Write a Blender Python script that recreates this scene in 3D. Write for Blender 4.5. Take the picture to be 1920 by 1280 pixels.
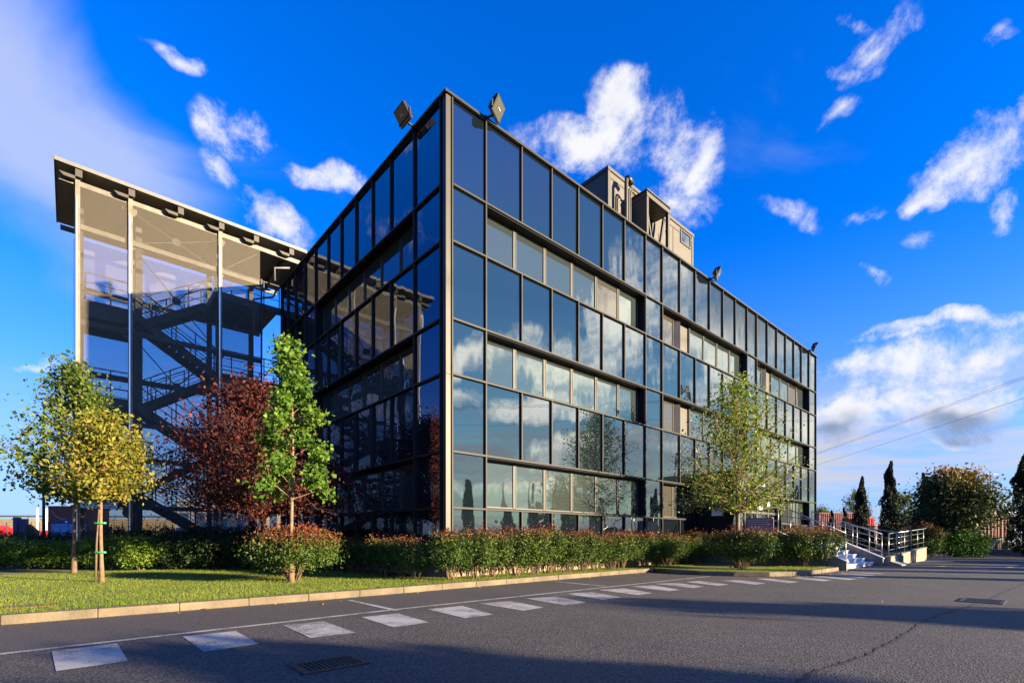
import bpy, math, random
import numpy as np
from mathutils import Vector, Matrix
for o in list(bpy.data.objects): bpy.data.objects.remove(o)
SC = bpy.context.scene
COL = SC.collection
R = math.radians

# ------------------------------------------------------------------ camera
FP, CX, HY, EYE = 933.0, 960.0, 1010.0, 1.15       # focal length and horizon in pixels of the 1920 px photo
cam = bpy.data.cameras.new('camera'); camo = bpy.data.objects.new('camera', cam); COL.objects.link(camo)
cam.sensor_width = 36; cam.lens = FP/1920*36; cam.shift_y = (HY-640)/1920; cam.clip_start = .1; cam.clip_end = 6000
camo.location = (0, 0, EYE); camo.rotation_euler = (R(90), 0, 0)
SC.camera = camo
# ------------------------------------------------------------------ exposure
SC.view_settings.view_transform = 'Standard'; SC.view_settings.look = 'None'
SC.view_settings.exposure = 1.9; SC.view_settings.gamma = 1
SC.render.engine = 'CYCLES'
SC.cycles.max_bounces = 8; SC.cycles.transparent_max_bounces = 24; SC.cycles.glossy_bounces = 5
SC.cycles.caustics_reflective = False; SC.cycles.caustics_refractive = False

U = Vector((1048, 933, 0)).normalized()             # along the sunlit facade, away from the corner
N = Vector((U.y, -U.x, 0))                          # out of the sunlit facade
C0 = Vector((-1.77, 13.3, 0))                       # near corner of the building
SUN_AZ = Vector((.935, -.355, 0)).normalized(); SUN_EL = R(10.9)

def at(x, y, Y): return Vector(((x-CX)*Y/FP, Y, EYE+(HY-y)*Y/FP))
def gnd(x, y, z=0.0):
    Y = (EYE-z)*FP/(y-HY); return Vector(((x-CX)*Y/FP, Y, z))
def bp(a, d, z=0.0): return C0 + U*a + N*d + Vector((0, 0, z))
def dirpix(x, y): return Vector((x-CX, FP, HY-y)).normalized()
def mirror_dir(v, n): return v - 2*v.dot(n)*n

# ------------------------------------------------------------------ sun
sl = bpy.data.lights.new('sun', 'SUN'); sl.energy = 5.0; sl.angle = R(.5); sl.color = (1, .80, .54)
so = bpy.data.objects.new('sun', sl); COL.objects.link(so)
tos = Vector((SUN_AZ.x*math.cos(SUN_EL), SUN_AZ.y*math.cos(SUN_EL), math.sin(SUN_EL)))
so.rotation_euler = tos.to_track_quat('Z', 'Y').to_euler()

# ------------------------------------------------------------------ sky
W = bpy.data.worlds.new('World'); SC.world = W; W.use_nodes = True; W.cycles.sampling_method = 'MANUAL'; W.cycles.sample_map_resolution = 256
nt = W.node_tree; nt.nodes.clear(); WN = nt.nodes; WL = nt.links
def wn(t, **k):
    n = WN.new(t)
    for a, b in k.items(): setattr(n, a, b)
    return n
def wmath(op, a, b=None, clamp=False):
    n = wn('ShaderNodeMath', operation=op, use_clamp=clamp)
    for i, v in enumerate((a, b)):
        if v is None: continue
        if isinstance(v, (int, float)): n.inputs[i].default_value = v
        else: WL.new(v, n.inputs[i])
    return n.outputs[0]
def wmap(v, a, b, c=0, d=1, smooth=True):
    n = wn('ShaderNodeMapRange'); n.interpolation_type = 'SMOOTHSTEP' if smooth else 'LINEAR'; n.clamp = True
    WL.new(v, n.inputs[0])
    for i, q in enumerate((a, b, c, d)): n.inputs[i+1].default_value = q
    return n.outputs[0]
def wmix(f, a, b, bt='MIX'):
    n = wn('ShaderNodeMix', data_type='RGBA', blend_type=bt)
    if isinstance(f, (int, float)): n.inputs[0].default_value = f
    else: WL.new(f, n.inputs[0])
    for s, v in ((6, a), (7, b)):
        if isinstance(v, tuple): n.inputs[s].default_value = (*v, 1)
        else: WL.new(v, n.inputs[s])
    return n.outputs[2]
tc = wn('ShaderNodeTexCoord'); D = tc.outputs['Generated']
sky = wn('ShaderNodeTexSky'); sky.sky_type = 'NISHITA'; sky.sun_disc = False
sky.sun_elevation = SUN_EL; sky.sun_rotation = math.atan2(tos.x, tos.y)
sky.air_density = 1.0; sky.dust_density = .6; sky.ozone_density = 3.0
hs = wn('ShaderNodeHueSaturation'); hs.inputs['Saturation'].default_value = 1.45; hs.inputs['Value'].default_value = 2.2
WL.new(sky.outputs[0], hs.inputs['Color'])
SKYTINT = (.56, .82, 1.50)
skyc = wmix(1.0, hs.outputs[0], SKYTINT, 'MULTIPLY')
skyc = wmix(1.0, skyc, (0, 0, 0), 'LIGHTEN')
def wnoise(vec, scale, detail=6, rough=.6, dist=0.0, off=None, sc=None):
    if off is not None or sc is not None:
        m = wn('ShaderNodeMapping'); WL.new(vec, m.inputs[0])
        if off is not None: m.inputs[1].default_value = off
        if sc is not None: m.inputs[3].default_value = sc
        vec = m.outputs[0]
    n = wn('ShaderNodeTexNoise'); n.inputs['Scale'].default_value = scale; n.inputs['Detail'].default_value = detail
    n.inputs['Roughness'].default_value = rough; n.inputs['Distortion'].default_value = dist
    WL.new(vec, n.inputs['Vector']); return n
warp = wnoise(D, 9.0, 3, .55)
sub = wn('ShaderNodeVectorMath', operation='SUBTRACT'); WL.new(warp.outputs['Color'], sub.inputs[0]); sub.inputs[1].default_value = (.5, .5, .5)
scl = wn('ShaderNodeVectorMath', operation='SCALE'); WL.new(sub.outputs[0], scl.inputs[0]); scl.inputs['Scale'].default_value = .09
add = wn('ShaderNodeVectorMath', operation='ADD'); WL.new(D, add.inputs[0]); WL.new(scl.outputs[0], add.inputs[1])
DW = add.outputs[0]
def blob(vec, x, y, rx, ry, rot, s, mir=None):
    th = R(rot)
    def dp(px, py):
        v = dirpix(px, py); return mirror_dir(v, mir) if mir is not None else v
    c = dp(x, y); e1 = dp(x+rx*math.cos(th), y+rx*math.sin(th))-c; e2 = dp(x-ry*math.sin(th), y+ry*math.cos(th))-c
    s1 = e1.length; e1.normalize(); e2 = e2-e2.dot(e1)*e1; s2 = e2.length; e2.normalize(); e3 = e1.cross(e2)
    m = wn('ShaderNodeMapping', vector_type='TEXTURE')
    rm = Matrix((e1, e2, e3)).transposed(); WL.new(vec, m.inputs[0])
    m.inputs[1].default_value = c; m.inputs[2].default_value = rm.to_euler('XYZ'); m.inputs[3].default_value = (s1, s2, .5)
    l = wn('ShaderNodeVectorMath', operation='LENGTH'); WL.new(m.outputs[0], l.inputs[0])
    return wmap(l.outputs['Value'], 1.55, 0, 0, s, smooth=False)
def blobs(vec, lst, mir=None):
    acc = None
    for b in lst:
        v = blob(vec, *b, mir=mir); acc = v if acc is None else wmath('MAXIMUM', acc, v)
    return acc
front = [(335,102,75,28,15,.8),(430,245,85,55,20,.85),(425,330,60,34,40,.9),(535,430,95,42,35,1),(632,338,80,32,12,1),
 (1080,280,120,62,-5,1.25),(1160,195,55,75,20,1.2),(1235,270,110,80,35,1),(1322,305,48,85,-10,1.1),(1270,385,80,45,20,.9),
 (1645,85,115,50,-38,1.05),(1590,125,65,30,10,.85),(1835,295,130,80,-28,1.3),(1895,235,60,50,-30,1.1),(1728,382,34,28,0,1),(1885,395,50,35,0,.8),
 (1575,215,60,24,-45,.75),(1620,392,58,24,-10,.7),(1595,40,45,22,20,.65),(1712,455,40,28,20,.6),(1625,520,32,20,20,.55),(1860,75,50,24,-30,.6),
 (1790,604,190,15,-7,.85),(1690,632,150,11,-4,.6),(1690,690,150,42,-4,1.15),(1860,662,120,48,-8,1.1),(1600,680,60,28,4,.95),(1795,765,145,52,0,1.5),(1570,795,60,52,10,1.3),
 (75,672,70,11,4,.75),(1480,395,80,30,10,.45)]
refl = [(880,676,75,34,-12,1.4),(868,747,60,18,5,1.1),(1010,760,120,26,0,1.15),(1070,700,120,62,20,1.05),(1175,600,80,95,20,1.25),
 (1265,520,110,140,25,1.15),(1350,640,150,110,15,1.2),(1440,600,150,150,20,1.2),(1490,760,130,110,0,1.0),(1170,850,170,34,0,1.1),(1120,545,60,30,10,.6),(950,905,200,16,0,.6)]
front = [(x, y, rx*(.88 if y < 560 else 1), ry*(.84 if y < 560 else 1), q, w) for x, y, rx, ry, q, w in front]
m1 = blobs(DW, front); m2 = blobs(DW, refl, N)
# a few soft clouds on the side of the sky the shaded facade mirrors
m3 = blobs(DW, [(760,420,170,60,0,.5),(700,250,160,50,10,.42),(640,760,200,50,0,.5)], U)
mm = wmath('MAXIMUM', m1, wmath('MAXIMUM', m2, m3))
n1 = wnoise(D, 8.5, 14, .71, .18)
n2 = wnoise(D, 8.5, 4, .6, .12, off=(-.03*tos.x, -.03*tos.y, -.045))
nv = wmath('SUBTRACT', n1.outputs[0], .5)
dens = wmath('ADD', wmath('MULTIPLY', mm, .74), wmath('MULTIPLY', nv, 2.9))
dens = wmath('MULTIPLY', dens, wmap(mm, .0, .35, 0, 1))
alpha = wmap(dens, .10, .92, 0, .97)
lit = wmap(wmath('SUBTRACT', n1.outputs[0], n2.outputs[0]), -.09, .10, 0, 1)
sepz = wn('ShaderNodeSeparateXYZ'); WL.new(D, sepz.inputs[0])
sunside = wmap(sepz.outputs[0], .68, .88, 0, 1)
dk = wmath('MAXIMUM', blobs(DW, [(1800,795,150,42,4,1.2),(1560,820,70,46,0,1.2),(1560,705,70,20,0,.6),(1880,680,80,24,-10,.6)]), blobs(DW, [(1420,560,200,150,10,1.1),(1180,865,200,40,0,1.2),(1480,740,150,90,0,.8),(905,690,60,24,0,.5)], N))
dk = wmap(dk, .25, .9, 0, 1)
CW, CG = (6.9, 6.9, 7.1), (4.2, 4.9, 6.2)
shd = wmath('MAXIMUM', wmath('MULTIPLY', wmath('SUBTRACT', 1.0, lit), .25), dk)
CB = wmix(sunside, CW, (23.0, 21.5, 18.0))
warm = wmap(sepz.outputs[2], .30, .05, 0, .6)
ccol = wmix(warm, CB, wmix(sunside, (6.8, 6.1, 5.0), (21.0, 18.5, 13.5)))
ccol = wmix(shd, ccol, wmix(dk, wmix(sunside, CG, (10.0, 10.0, 9.8)), wmix(sunside, (1.9, 2.5, 3.7), (4.6, 5.2, 6.0))))
# the big soft cirrus on the left
cir = blob(D, 60, 235, 420, 170, 48, 1.0); cir = wmath('MAXIMUM', cir, blob(D, 150, 330, 230, 90, 12, .75))
cn = wnoise(D, 3.0, 6, .55, .6, sc=(1, 1, 1.6))
cira = wmap(wmath('ADD', cir, wmath('MULTIPLY', wmath('SUBTRACT', cn.outputs[0], .5), 1.5)), .10, .9, 0, .78)
# low bands of stratus towards the horizon
pl = wn('ShaderNodeVectorMath', operation='MULTIPLY'); WL.new(D, pl.inputs[0]); pl.inputs[1].default_value = (1.6, 1.6, 17)
sn = wnoise(pl.outputs[0], 1.5, 6, .55, .5)
sta = wmath('MULTIPLY', wmap(sn.outputs[0], .36, .60, 0, .92), wmath('MULTIPLY', wmap(sepz.outputs[2], .30, .14), wmap(sepz.outputs[2], -.02, .02)))
side = wmap(wmath('ADD', sepz.outputs[0], 0.0), -.75, .35, .18, 1)
sta = wmath('MULTIPLY', sta, side)
hz = wmap(sepz.outputs[2], .50, -.02, 0, .75)
base = wmix(hz, skyc, (2.7, 3.9, 7.2))
# the half of the sky towards the sun is much brighter; the far side is deep blue
zr = wn('ShaderNodeValToRGB'); WL.new(sepz.outputs[2], zr.inputs[0]); e = zr.color_ramp.elements
e[0].position = 0; e[0].color = (.62, .72, .44, 1); e[1].position = .70; e[1].color = (.030, .105, .37, 1)
for q_, c_ in ((.10, (.42, .62, .52)), (.22, (.19, .46, .68)), (.42, (.070, .25, .54))): w_ = e.new(q_); w_.color = (*c_, 1)
zs2 = wmix(1.0, zr.outputs[0], (14.5, 14.5, 14.5), 'MULTIPLY')
base = wmix(sunside, base, zs2)
farside = wmap(sepz.outputs[0], -.70, -.88, 0, .92)
base = wmix(farside, base, wmix(1.0, base, (.22, .22, .30), 'MULTIPLY'))
base = wmix(sta, base, (4.7, 4.7, 5.1))
base = wmix(cira, base, (4.1, 4.7, 6.4))
base = wmix(alpha, base, ccol)
base = wmix(1.0, base, (.76, .76, .76), 'MULTIPLY')
bg = wn('ShaderNodeBackground'); WL.new(base, bg.inputs[0]); bg.inputs[1].default_value = .05
wo = wn('ShaderNodeOutputWorld'); WL.new(bg.outputs[0], wo.inputs[0])

# ------------------------------------------------------------------ materials
def lin(r, g, b):
    f = lambda c: (c/255/12.92) if c <= 10 else ((c/255+.055)/1.055)**2.4
    return (f(r), f(g), f(b))
def mat(name, c, rough=.6, metal=0.0, var=.0, vs=4.0, bump=0.0, bs=40.0, ior=None, c2=None, coat=0, trans=0):
    m = bpy.data.materials.new(name); m.use_nodes = True; t = m.node_tree; p = t.nodes['Principled BSDF']
    p.inputs['Base Color'].default_value = (*c, 1); p.inputs['Roughness'].default_value = rough; p.inputs['Metallic'].default_value = metal
    if ior: p.inputs['IOR'].default_value = ior
    if coat: p.inputs['Coat Weight'].default_value = coat
    if var or bump or c2:
        g = t.nodes.new('ShaderNodeNewGeometry')
        if var or c2:
            n = t.nodes.new('ShaderNodeTexNoise'); n.inputs['Scale'].default_value = vs; n.inputs['Detail'].default_value = 7; n.inputs['Roughness'].default_value = .62
            t.links.new(g.outputs['Position'], n.inputs['Vector'])
            mr = t.nodes.new('ShaderNodeMapRange'); mr.inputs[1].default_value = .32; mr.inputs[2].default_value = .68; t.links.new(n.outputs[0], mr.inputs[0])
            mx = t.nodes.new('ShaderNodeMix'); mx.data_type = 'RGBA'; t.links.new(mr.outputs[0], mx.inputs[0])
            a = tuple(v*(1-var) for v in c); b = c2 if c2 else tuple(min(1, v*(1+var)) for v in c)
            mx.inputs[6].default_value = (*a, 1); mx.inputs[7].default_value = (*b, 1); t.links.new(mx.outputs[2], p.inputs['Base Color'])
        if bump:
            n = t.nodes.new('ShaderNodeTexNoise'); n.inputs['Scale'].default_value = bs; n.inputs['Detail'].default_value = 4
            t.links.new(g.outputs['Position'], n.inputs['Vector'])
            bm = t.nodes.new('ShaderNodeBump'); bm.inputs['Strength'].default_value = bump; bm.inputs['Distance'].default_value = .02
            t.links.new(n.outputs[0], bm.inputs['Height']); t.links.new(bm.outputs[0], p.inputs['Normal'])
    return m
def glass_mat(name, base, ior, spec=1.0, wob=.02, tint=None):
    m = bpy.data.materials.new(name); m.use_nodes = True; t = m.node_tree; p = t.nodes['Principled BSDF']
    p.inputs['Base Color'].default_value = (*base, 1); p.inputs['Roughness'].default_value = .015; p.inputs['IOR'].default_value = ior
    if tint: p.inputs['Specular Tint'].default_value = (*tint, 1)
    g = t.nodes.new('ShaderNodeNewGeometry')
    mp = t.nodes.new('ShaderNodeMapping'); t.links.new(g.outputs['Position'], mp.inputs[0]); mp.inputs[3].default_value = (1.6, 1.6, .8)
    n = t.nodes.new('ShaderNodeTexNoise'); n.inputs['Scale'].default_value = 1.0; n.inputs['Detail'].default_value = 1
    t.links.new(mp.outputs[0], n.inputs['Vector'])
    b = t.nodes.new('ShaderNodeBump'); b.inputs['Strength'].default_value = 1; b.inputs['Distance'].default_value = wob
    t.links.new(n.outputs[0], b.inputs['Height']); t.links.new(b.outputs[0], p.inputs['Normal'])
    return m
M = {}
M['glass'] = glass_mat('reflective_glass', (.006, .010, .014), 2.9, wob=.0045, tint=(.84, .92, 1.0))
M['sash_glass'] = glass_mat('sash_glass', (.035, .045, .045), 2.8, wob=.009, tint=(.84, .94, .94))
M['blind_glass'] = glass_mat('blind_glass', (.062, .057, .047), 1.9, wob=.006)
M['brown_glass'] = glass_mat('brown_glass', (.035, .026, .02), 1.6, wob=.012)
M['frame'] = mat('bronze_frame', (.019, .0175, .014), .55, .05, var=.12, vs=2)
M['corner'] = mat('corner_cladding', (.040, .036, .027), .5, .2, var=.1, vs=1.5)
M['sash'] = mat('sash_frame', (.062, .057, .045), .5, .1, var=.08)
M['reveal'] = mat('reveal_dark', (.012, .013, .017), .7)
M['core'] = mat('core_dark', (.015, .016, .02), .8)
M['roofing'] = mat('roofing', (.12, .12, .12), .9, var=.2)
M['panel'] = mat('plant_panel', (.085, .077, .058), .6, .1, var=.1, vs=1.2, bump=.05, bs=8)
M['panel_frame'] = mat('plant_frame', (.055, .050, .038), .55, .1, var=.1)
M['black'] = mat('black_metal', (.012, .012, .013), .45, var=.2)
M['dkmetal'] = mat('dark_metal', (.05, .055, .06), .5, .3, var=.2)
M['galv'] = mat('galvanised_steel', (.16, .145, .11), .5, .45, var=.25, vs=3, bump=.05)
M['galvdk'] = mat('dark_steel', (.050, .052, .050), .6, .35, var=.3, vs=2.5)  # darker tone of the tower steel
M['bright'] = mat('bright_trim', (.80, .80, .80), .25, .7)
M['rustrod'] = mat('painted_rod', (.30, .10, .04), .6, .1, var=.3)
M['roofedge'] = mat('roof_edge', (.15, .15, .135), .5, .3, var=.1)
M['soffit'] = mat('soffit_sheet', (.42, .34, .26), .65, .1, var=.12, vs=1)
M['white'] = mat('white_paint', (.75, .75, .75), .5, var=.05)
for k_ in ('reveal', 'core', 'frame'): M[k_].node_tree.nodes['Principled BSDF'].inputs['Specular IOR Level'].default_value = .12 if k_ != 'frame' else .3
M['mark'] = None
M['concrete'] = mat('concrete', (.20, .18, .15), .85, var=.18, vs=2.5, bump=.3, bs=30)
M['cream'] = mat('cream_render', (.28, .22, .14), .85, var=.14, vs=2, bump=.2, bs=30)
M['marble'] = mat('marble_step', (.55, .55, .55), .5, var=.08, vs=3)
M['kerb'] = mat('kerb_stone', (.15, .115, .070), .85, var=.35, vs=1.8, bump=.5, bs=25)
M['steel'] = mat('stainless_rail', (.36, .36, .34), .35, .8, var=.05)
M['bark'] = mat('bark', (.22, .14, .08), .9, var=.35, vs=9, bump=.8, bs=30)
M['barkdk'] = mat('dark_bark', (.055, .038, .028), .9, var=.35, vs=9, bump=.8, bs=30)
M['twig'] = mat('twig_bark', (.15, .10, .055), .9, var=.3, vs=9)
M['tape'] = mat('green_tape', (.03, .30, .10), .5)
M['red'] = mat('shaded_red_paint', (.16, .006, .008), .45, var=.15, vs=.8)  # red darkened so its colour holds the container's shade
M['redbright'] = mat('bright_red_paint', (.50, .014, .014), .4, var=.15, vs=.8)
M['lens'] = mat('floodlight_lens', (.20, .17, .11), .22, .8)
M['blue'] = mat('blue_sheet', (.10, .20, .42), .5, var=.05)
M['greywall'] = mat('grey_sheet_wall', (.30, .32, .36), .7, var=.05, vs=.2)
M['tan'] = mat('tan_embankment', (.30, .23, .11), .95, var=.3, vs=.15)
M['signwhite'] = mat('sign_white', (.84, .85, .86), .5)
M['ink'] = mat('sign_ink', (.02, .03, .05), .6)
M['navy'] = mat('poster_navy', (.015, .03, .10), .5)
M['skyblue'] = mat('poster_blue', (.10, .22, .42), .5, var=.5, vs=2)
M['purple'] = mat('mauve_board', (.30, .16, .28), .6)
M['yellowmark'] = mat('yellow_paint', (.46, .28, .04), .7, var=.3, vs=6)
M['iron'] = mat('cast_iron', (.05, .042, .036), .6, .4, var=.4, vs=12, bump=.5, bs=40)
M['rusty'] = mat('rusty_cover', (.16, .07, .035), .8, var=.4, vs=8)
M['crack'] = mat('crack_tar', (.012, .012, .013), .9)
M['tyre'] = mat('tyre_rubber', (.015, .015, .015), .8)
M['asphalt'] = None

def node_asphalt(name, c1, c2, grit):
    m = bpy.data.materials.new(name); m.use_nodes = True; t = m.node_tree; p = t.nodes['Principled BSDF']
    g = t.nodes.new('ShaderNodeNewGeometry')
    def noise(s, d=5, r=.6):
        n = t.nodes.new('ShaderNodeTexNoise'); n.inputs['Scale'].default_value = s; n.inputs['Detail'].default_value = d; n.inputs['Roughness'].default_value = r
        t.links.new(g.outputs['Position'], n.inputs['Vector']); return n
    big = noise(.55, 8, .7); v = t.nodes.new('ShaderNodeTexVoronoi'); v.inputs['Scale'].default_value = 64; t.links.new(g.outputs['Position'], v.inputs['Vector'])
    mr = t.nodes.new('ShaderNodeMapRange'); mr.inputs[1].default_value = .3; mr.inputs[2].default_value = .7; t.links.new(big.outputs[0], mr.inputs[0])
    mx = t.nodes.new('ShaderNodeMix'); mx.data_type = 'RGBA'; t.links.new(mr.outputs[0], mx.inputs[0]); mx.inputs[6].default_value = (*c1, 1); mx.inputs[7].default_value = (*c2, 1)
    sep = t.nodes.new('ShaderNodeSeparateColor'); t.links.new(v.outputs['Color'], sep.inputs[0])
    mr2 = t.nodes.new('ShaderNodeMapRange'); mr2.inputs[1].default_value = 0; mr2.inputs[2].default_value = 1; mr2.inputs[3].default_value = 1-grit; mr2.inputs[4].default_value = 1+grit*1.6
    t.links.new(sep.outputs[0], mr2.inputs[0])
    mul = t.nodes.new('ShaderNodeVectorMath'); mul.operation = 'SCALE'; t.links.new(mx.outputs[2], mul.inputs[0]); t.links.new(mr2.outputs[0], mul.inputs['Scale'])
    t.links.new(mul.outputs[0], p.inputs['Base Color']); p.inputs['Roughness'].default_value = .88
    b = t.nodes.new('ShaderNodeBump'); b.inputs['Strength'].default_value = .9; b.inputs['Distance'].default_value = .005
    t.links.new(v.outputs['Distance'], b.inputs['Height']); t.links.new(b.outputs[0], p.inputs['Normal'])
    return m
M['asphalt'] = node_asphalt('asphalt', (.036, .032, .029), (.060, .053, .047), .85)
M['asphalt2'] = node_asphalt('older_asphalt', (.045, .040, .037), (.062, .054, .049), .22)
M['earth'] = mat('dry_field', (.16, .14, .06), .95, var=.3, vs=.08)
def node_mark():
    m = bpy.data.materials.new('worn_road_paint'); m.use_nodes = True; t = m.node_tree; p = t.nodes['Principled BSDF']
    g = t.nodes.new('ShaderNodeNewGeometry')
    a = t.nodes.new('ShaderNodeTexNoise'); a.inputs['Scale'].default_value = 1.6; a.inputs['Detail'].default_value = 6; a.inputs['Roughness'].default_value = .75
    v = t.nodes.new('ShaderNodeTexNoise'); v.inputs['Scale'].default_value = 70; v.inputs['Detail'].default_value = 5; v.inputs['Roughness'].default_value = .7
    for n in (a, v): t.links.new(g.outputs['Position'], n.inputs['Vector'])
    s = t.nodes.new('ShaderNodeMath'); s.operation = 'ADD'; t.links.new(a.outputs[0], s.inputs[0]); t.links.new(v.outputs[0], s.inputs[1])
    mr = t.nodes.new('ShaderNodeMapRange'); mr.inputs[1].default_value = .84; mr.inputs[2].default_value = 1.04; t.links.new(s.outputs[0], mr.inputs[0])
    mx = t.nodes.new('ShaderNodeMix'); mx.data_type = 'RGBA'; t.links.new(mr.outputs[0], mx.inputs[0]); mx.inputs[6].default_value = (.07, .066, .062, 1); mx.inputs[7].default_value = (.42, .40, .36, 1)
    t.links.new(mx.outputs[2], p.inputs['Base Color']); p.inputs['Roughness'].default_value = .8
    return m
M['mark'] = node_mark()
def leaf_mat(name, cols, red=None, transl=.35, rough=.62):
    m = bpy.data.materials.new(name); m.use_nodes = True; t = m.node_tree; p = t.nodes['Principled BSDF']; out = t.nodes['Material Output']
    at_ = t.nodes.new('ShaderNodeAttribute'); at_.attribute_name = 'tone'
    cr = t.nodes.new('ShaderNodeValToRGB'); t.links.new(at_.outputs['Fac'], cr.inputs[0])
    e = cr.color_ramp.elements; e[0].position = 0; e[0].color = (*cols[0], 1); e[1].position = 1; e[1].color = (*cols[-1], 1)
    for i, c in enumerate(cols[1:-1]): q = e.new((i+1)/(len(cols)-1)); q.color = (*c, 1)
    col = cr.outputs[0]
    if red:
        a2 = t.nodes.new('ShaderNodeAttribute'); a2.attribute_name = 'tip'
        mx = t.nodes.new('ShaderNodeMix'); mx.data_type = 'RGBA'; t.links.new(a2.outputs['Fac'], mx.inputs[0]); t.links.new(col, mx.inputs[6]); mx.inputs[7].default_value = (*red, 1); col = mx.outputs[2]
    t.links.new(col, p.inputs['Base Color']); p.inputs['Roughness'].default_value = rough; p.inputs['Specular IOR Level'].default_value = .3
    tr = t.nodes.new('ShaderNodeBsdfTranslucent'); t.links.new(col, tr.inputs[0])
    ms = t.nodes.new('ShaderNodeMixShader'); ms.inputs[0].default_value = transl
    t.links.new(p.outputs[0], ms.inputs[1]); t.links.new(tr.outputs[0], ms.inputs[2]); t.links.new(ms.outputs[0], out.inputs[0])
    return m
M['l_yellow'] = leaf_mat('yellow_green_leaf', [(.07, .10, .012), (.17, .19, .022), (.27, .25, .03), (.28, .17, .03)])
M['l_green'] = leaf_mat('mid_green_leaf', [(.03, .07, .012), (.09, .15, .02), (.20, .24, .035)])
M['l_maple'] = leaf_mat('bright_green_leaf', [(.045, .11, .012), (.10, .20, .018), (.19, .29, .035)])
M['l_plum'] = leaf_mat('plum_red_leaf', [(.028, .009, .009), (.095, .021, .017), (.20, .050, .030)], transl=.3)
M['l_linden'] = leaf_mat('fresh_green_leaf', [(.08, .13, .012), (.19, .27, .025), (.32, .36, .05)])
M['l_photinia'] = leaf_mat('photinia_leaf', [(.026, .055, .010), (.062, .115, .014), (.13, .19, .03)], red=(.19, .042, .022), transl=.2)
M['l_dark'] = leaf_mat('shaded_hedge_leaf', [(.012, .026, .008), (.028, .055, .012), (.05, .09, .018)], red=(.09, .035, .02), transl=.2)  # shade of the hedge put into darker leaf colours
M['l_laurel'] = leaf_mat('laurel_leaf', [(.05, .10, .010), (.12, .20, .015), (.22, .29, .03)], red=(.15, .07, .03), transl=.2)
M['l_cypress'] = leaf_mat('cypress_leaf', [(.008, .018, .008), (.018, .036, .012), (.035, .06, .018)], transl=.1, rough=.7)
M['l_round'] = leaf_mat('round_tree_leaf', [(.018, .035, .010), (.035, .06, .014), (.07, .09, .02)], red=(.24, .15, .025), transl=.25)
M['l_box'] = leaf_mat('box_leaf', [(.02, .06, .01), (.045, .13, .012), (.08, .20, .02)], transl=.2)
M['l_far'] = leaf_mat('far_green_leaf', [(.05, .08, .02), (.10, .14, .03), (.16, .20, .05)])
M['grass'] = leaf_mat('grass_blade', [(.09, .15, .010), (.18, .25, .018), (.32, .33, .05)], transl=.35)
def node_lawn():
    m = bpy.data.materials.new('lawn_turf'); m.use_nodes = True; t = m.node_tree; p = t.nodes['Principled BSDF']; g = t.nodes.new('ShaderNodeNewGeometry')
    a = t.nodes.new('ShaderNodeTexNoise'); a.inputs['Scale'].default_value = 1.1; a.inputs['Detail'].default_value = 6
    b = t.nodes.new('ShaderNodeTexNoise'); b.inputs['Scale'].default_value = 30; b.inputs['Detail'].default_value = 4
    for n in (a, b): t.links.new(g.outputs['Position'], n.inputs['Vector'])
    s = t.nodes.new('ShaderNodeMath'); s.operation = 'ADD'; t.links.new(a.outputs[0], s.inputs[0]); t.links.new(b.outputs[0], s.inputs[1])
    cr = t.nodes.new('ShaderNodeValToRGB'); mr = t.nodes.new('ShaderNodeMapRange'); mr.inputs[1].default_value = .7; mr.inputs[2].default_value = 1.3
    t.links.new(s.outputs[0], mr.inputs[0]); t.links.new(mr.outputs[0], cr.inputs[0])
    e = cr.color_ramp.elements; e[0].color = (.06, .085, .012, 1); e[1].color = (.24, .20, .045, 1); q = e.new(.5); q.color = (.15, .16, .02, 1)
    t.links.new(cr.outputs[0], p.inputs['Base Color']); p.inputs['Roughness'].default_value = .9
    return m
M['lawn'] = node_lawn()
def mesh_screen():
    m = bpy.data.materials.new('expanded_metal'); m.use_nodes = True; t = m.node_tree; p = t.nodes['Principled BSDF']; out = t.nodes['Material Output']
    p.inputs['Base Color'].default_value = (.13, .11, .075, 1); p.inputs['Roughness'].default_value = .6; p.inputs['Metallic'].default_value = .1
    uv = t.nodes.new('ShaderNodeUVMap'); sp = t.nodes.new('ShaderNodeSeparateXYZ'); t.links.new(uv.outputs[0], sp.inputs[0])
    def mth(op, a, b=None):
        n = t.nodes.new('ShaderNodeMath'); n.operation = op
        for i, v in enumerate((a, b)):
            if v is None: continue
            if isinstance(v, (int, float)): n.inputs[i].default_value = v
            else: t.links.new(v, n.inputs[i])
        return n.outputs[0]
    def tri(v): return mth('ABSOLUTE', mth('SUBTRACT', mth('FRACT', v), .5))
    x = mth('MULTIPLY', sp.outputs[0], 1/.072); y = mth('MULTIPLY', sp.outputs[1], 1/.049)
    mn = mth('MINIMUM', tri(mth('ADD', x, y)), tri(mth('SUBTRACT', x, y)))
    f = mth('LESS_THAN', mn, .115)
    tr = t.nodes.new('ShaderNodeBsdfTransparent'); ms = t.nodes.new('ShaderNodeMixShader')
    t.links.new(f, ms.inputs[0]); t.links.new(tr.outputs[0], ms.inputs[1]); t.links.new(p.outputs[0], ms.inputs[2]); t.links.new(ms.outputs[0], out.inputs[0])
    return m
M['mesh'] = mesh_screen()

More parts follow.
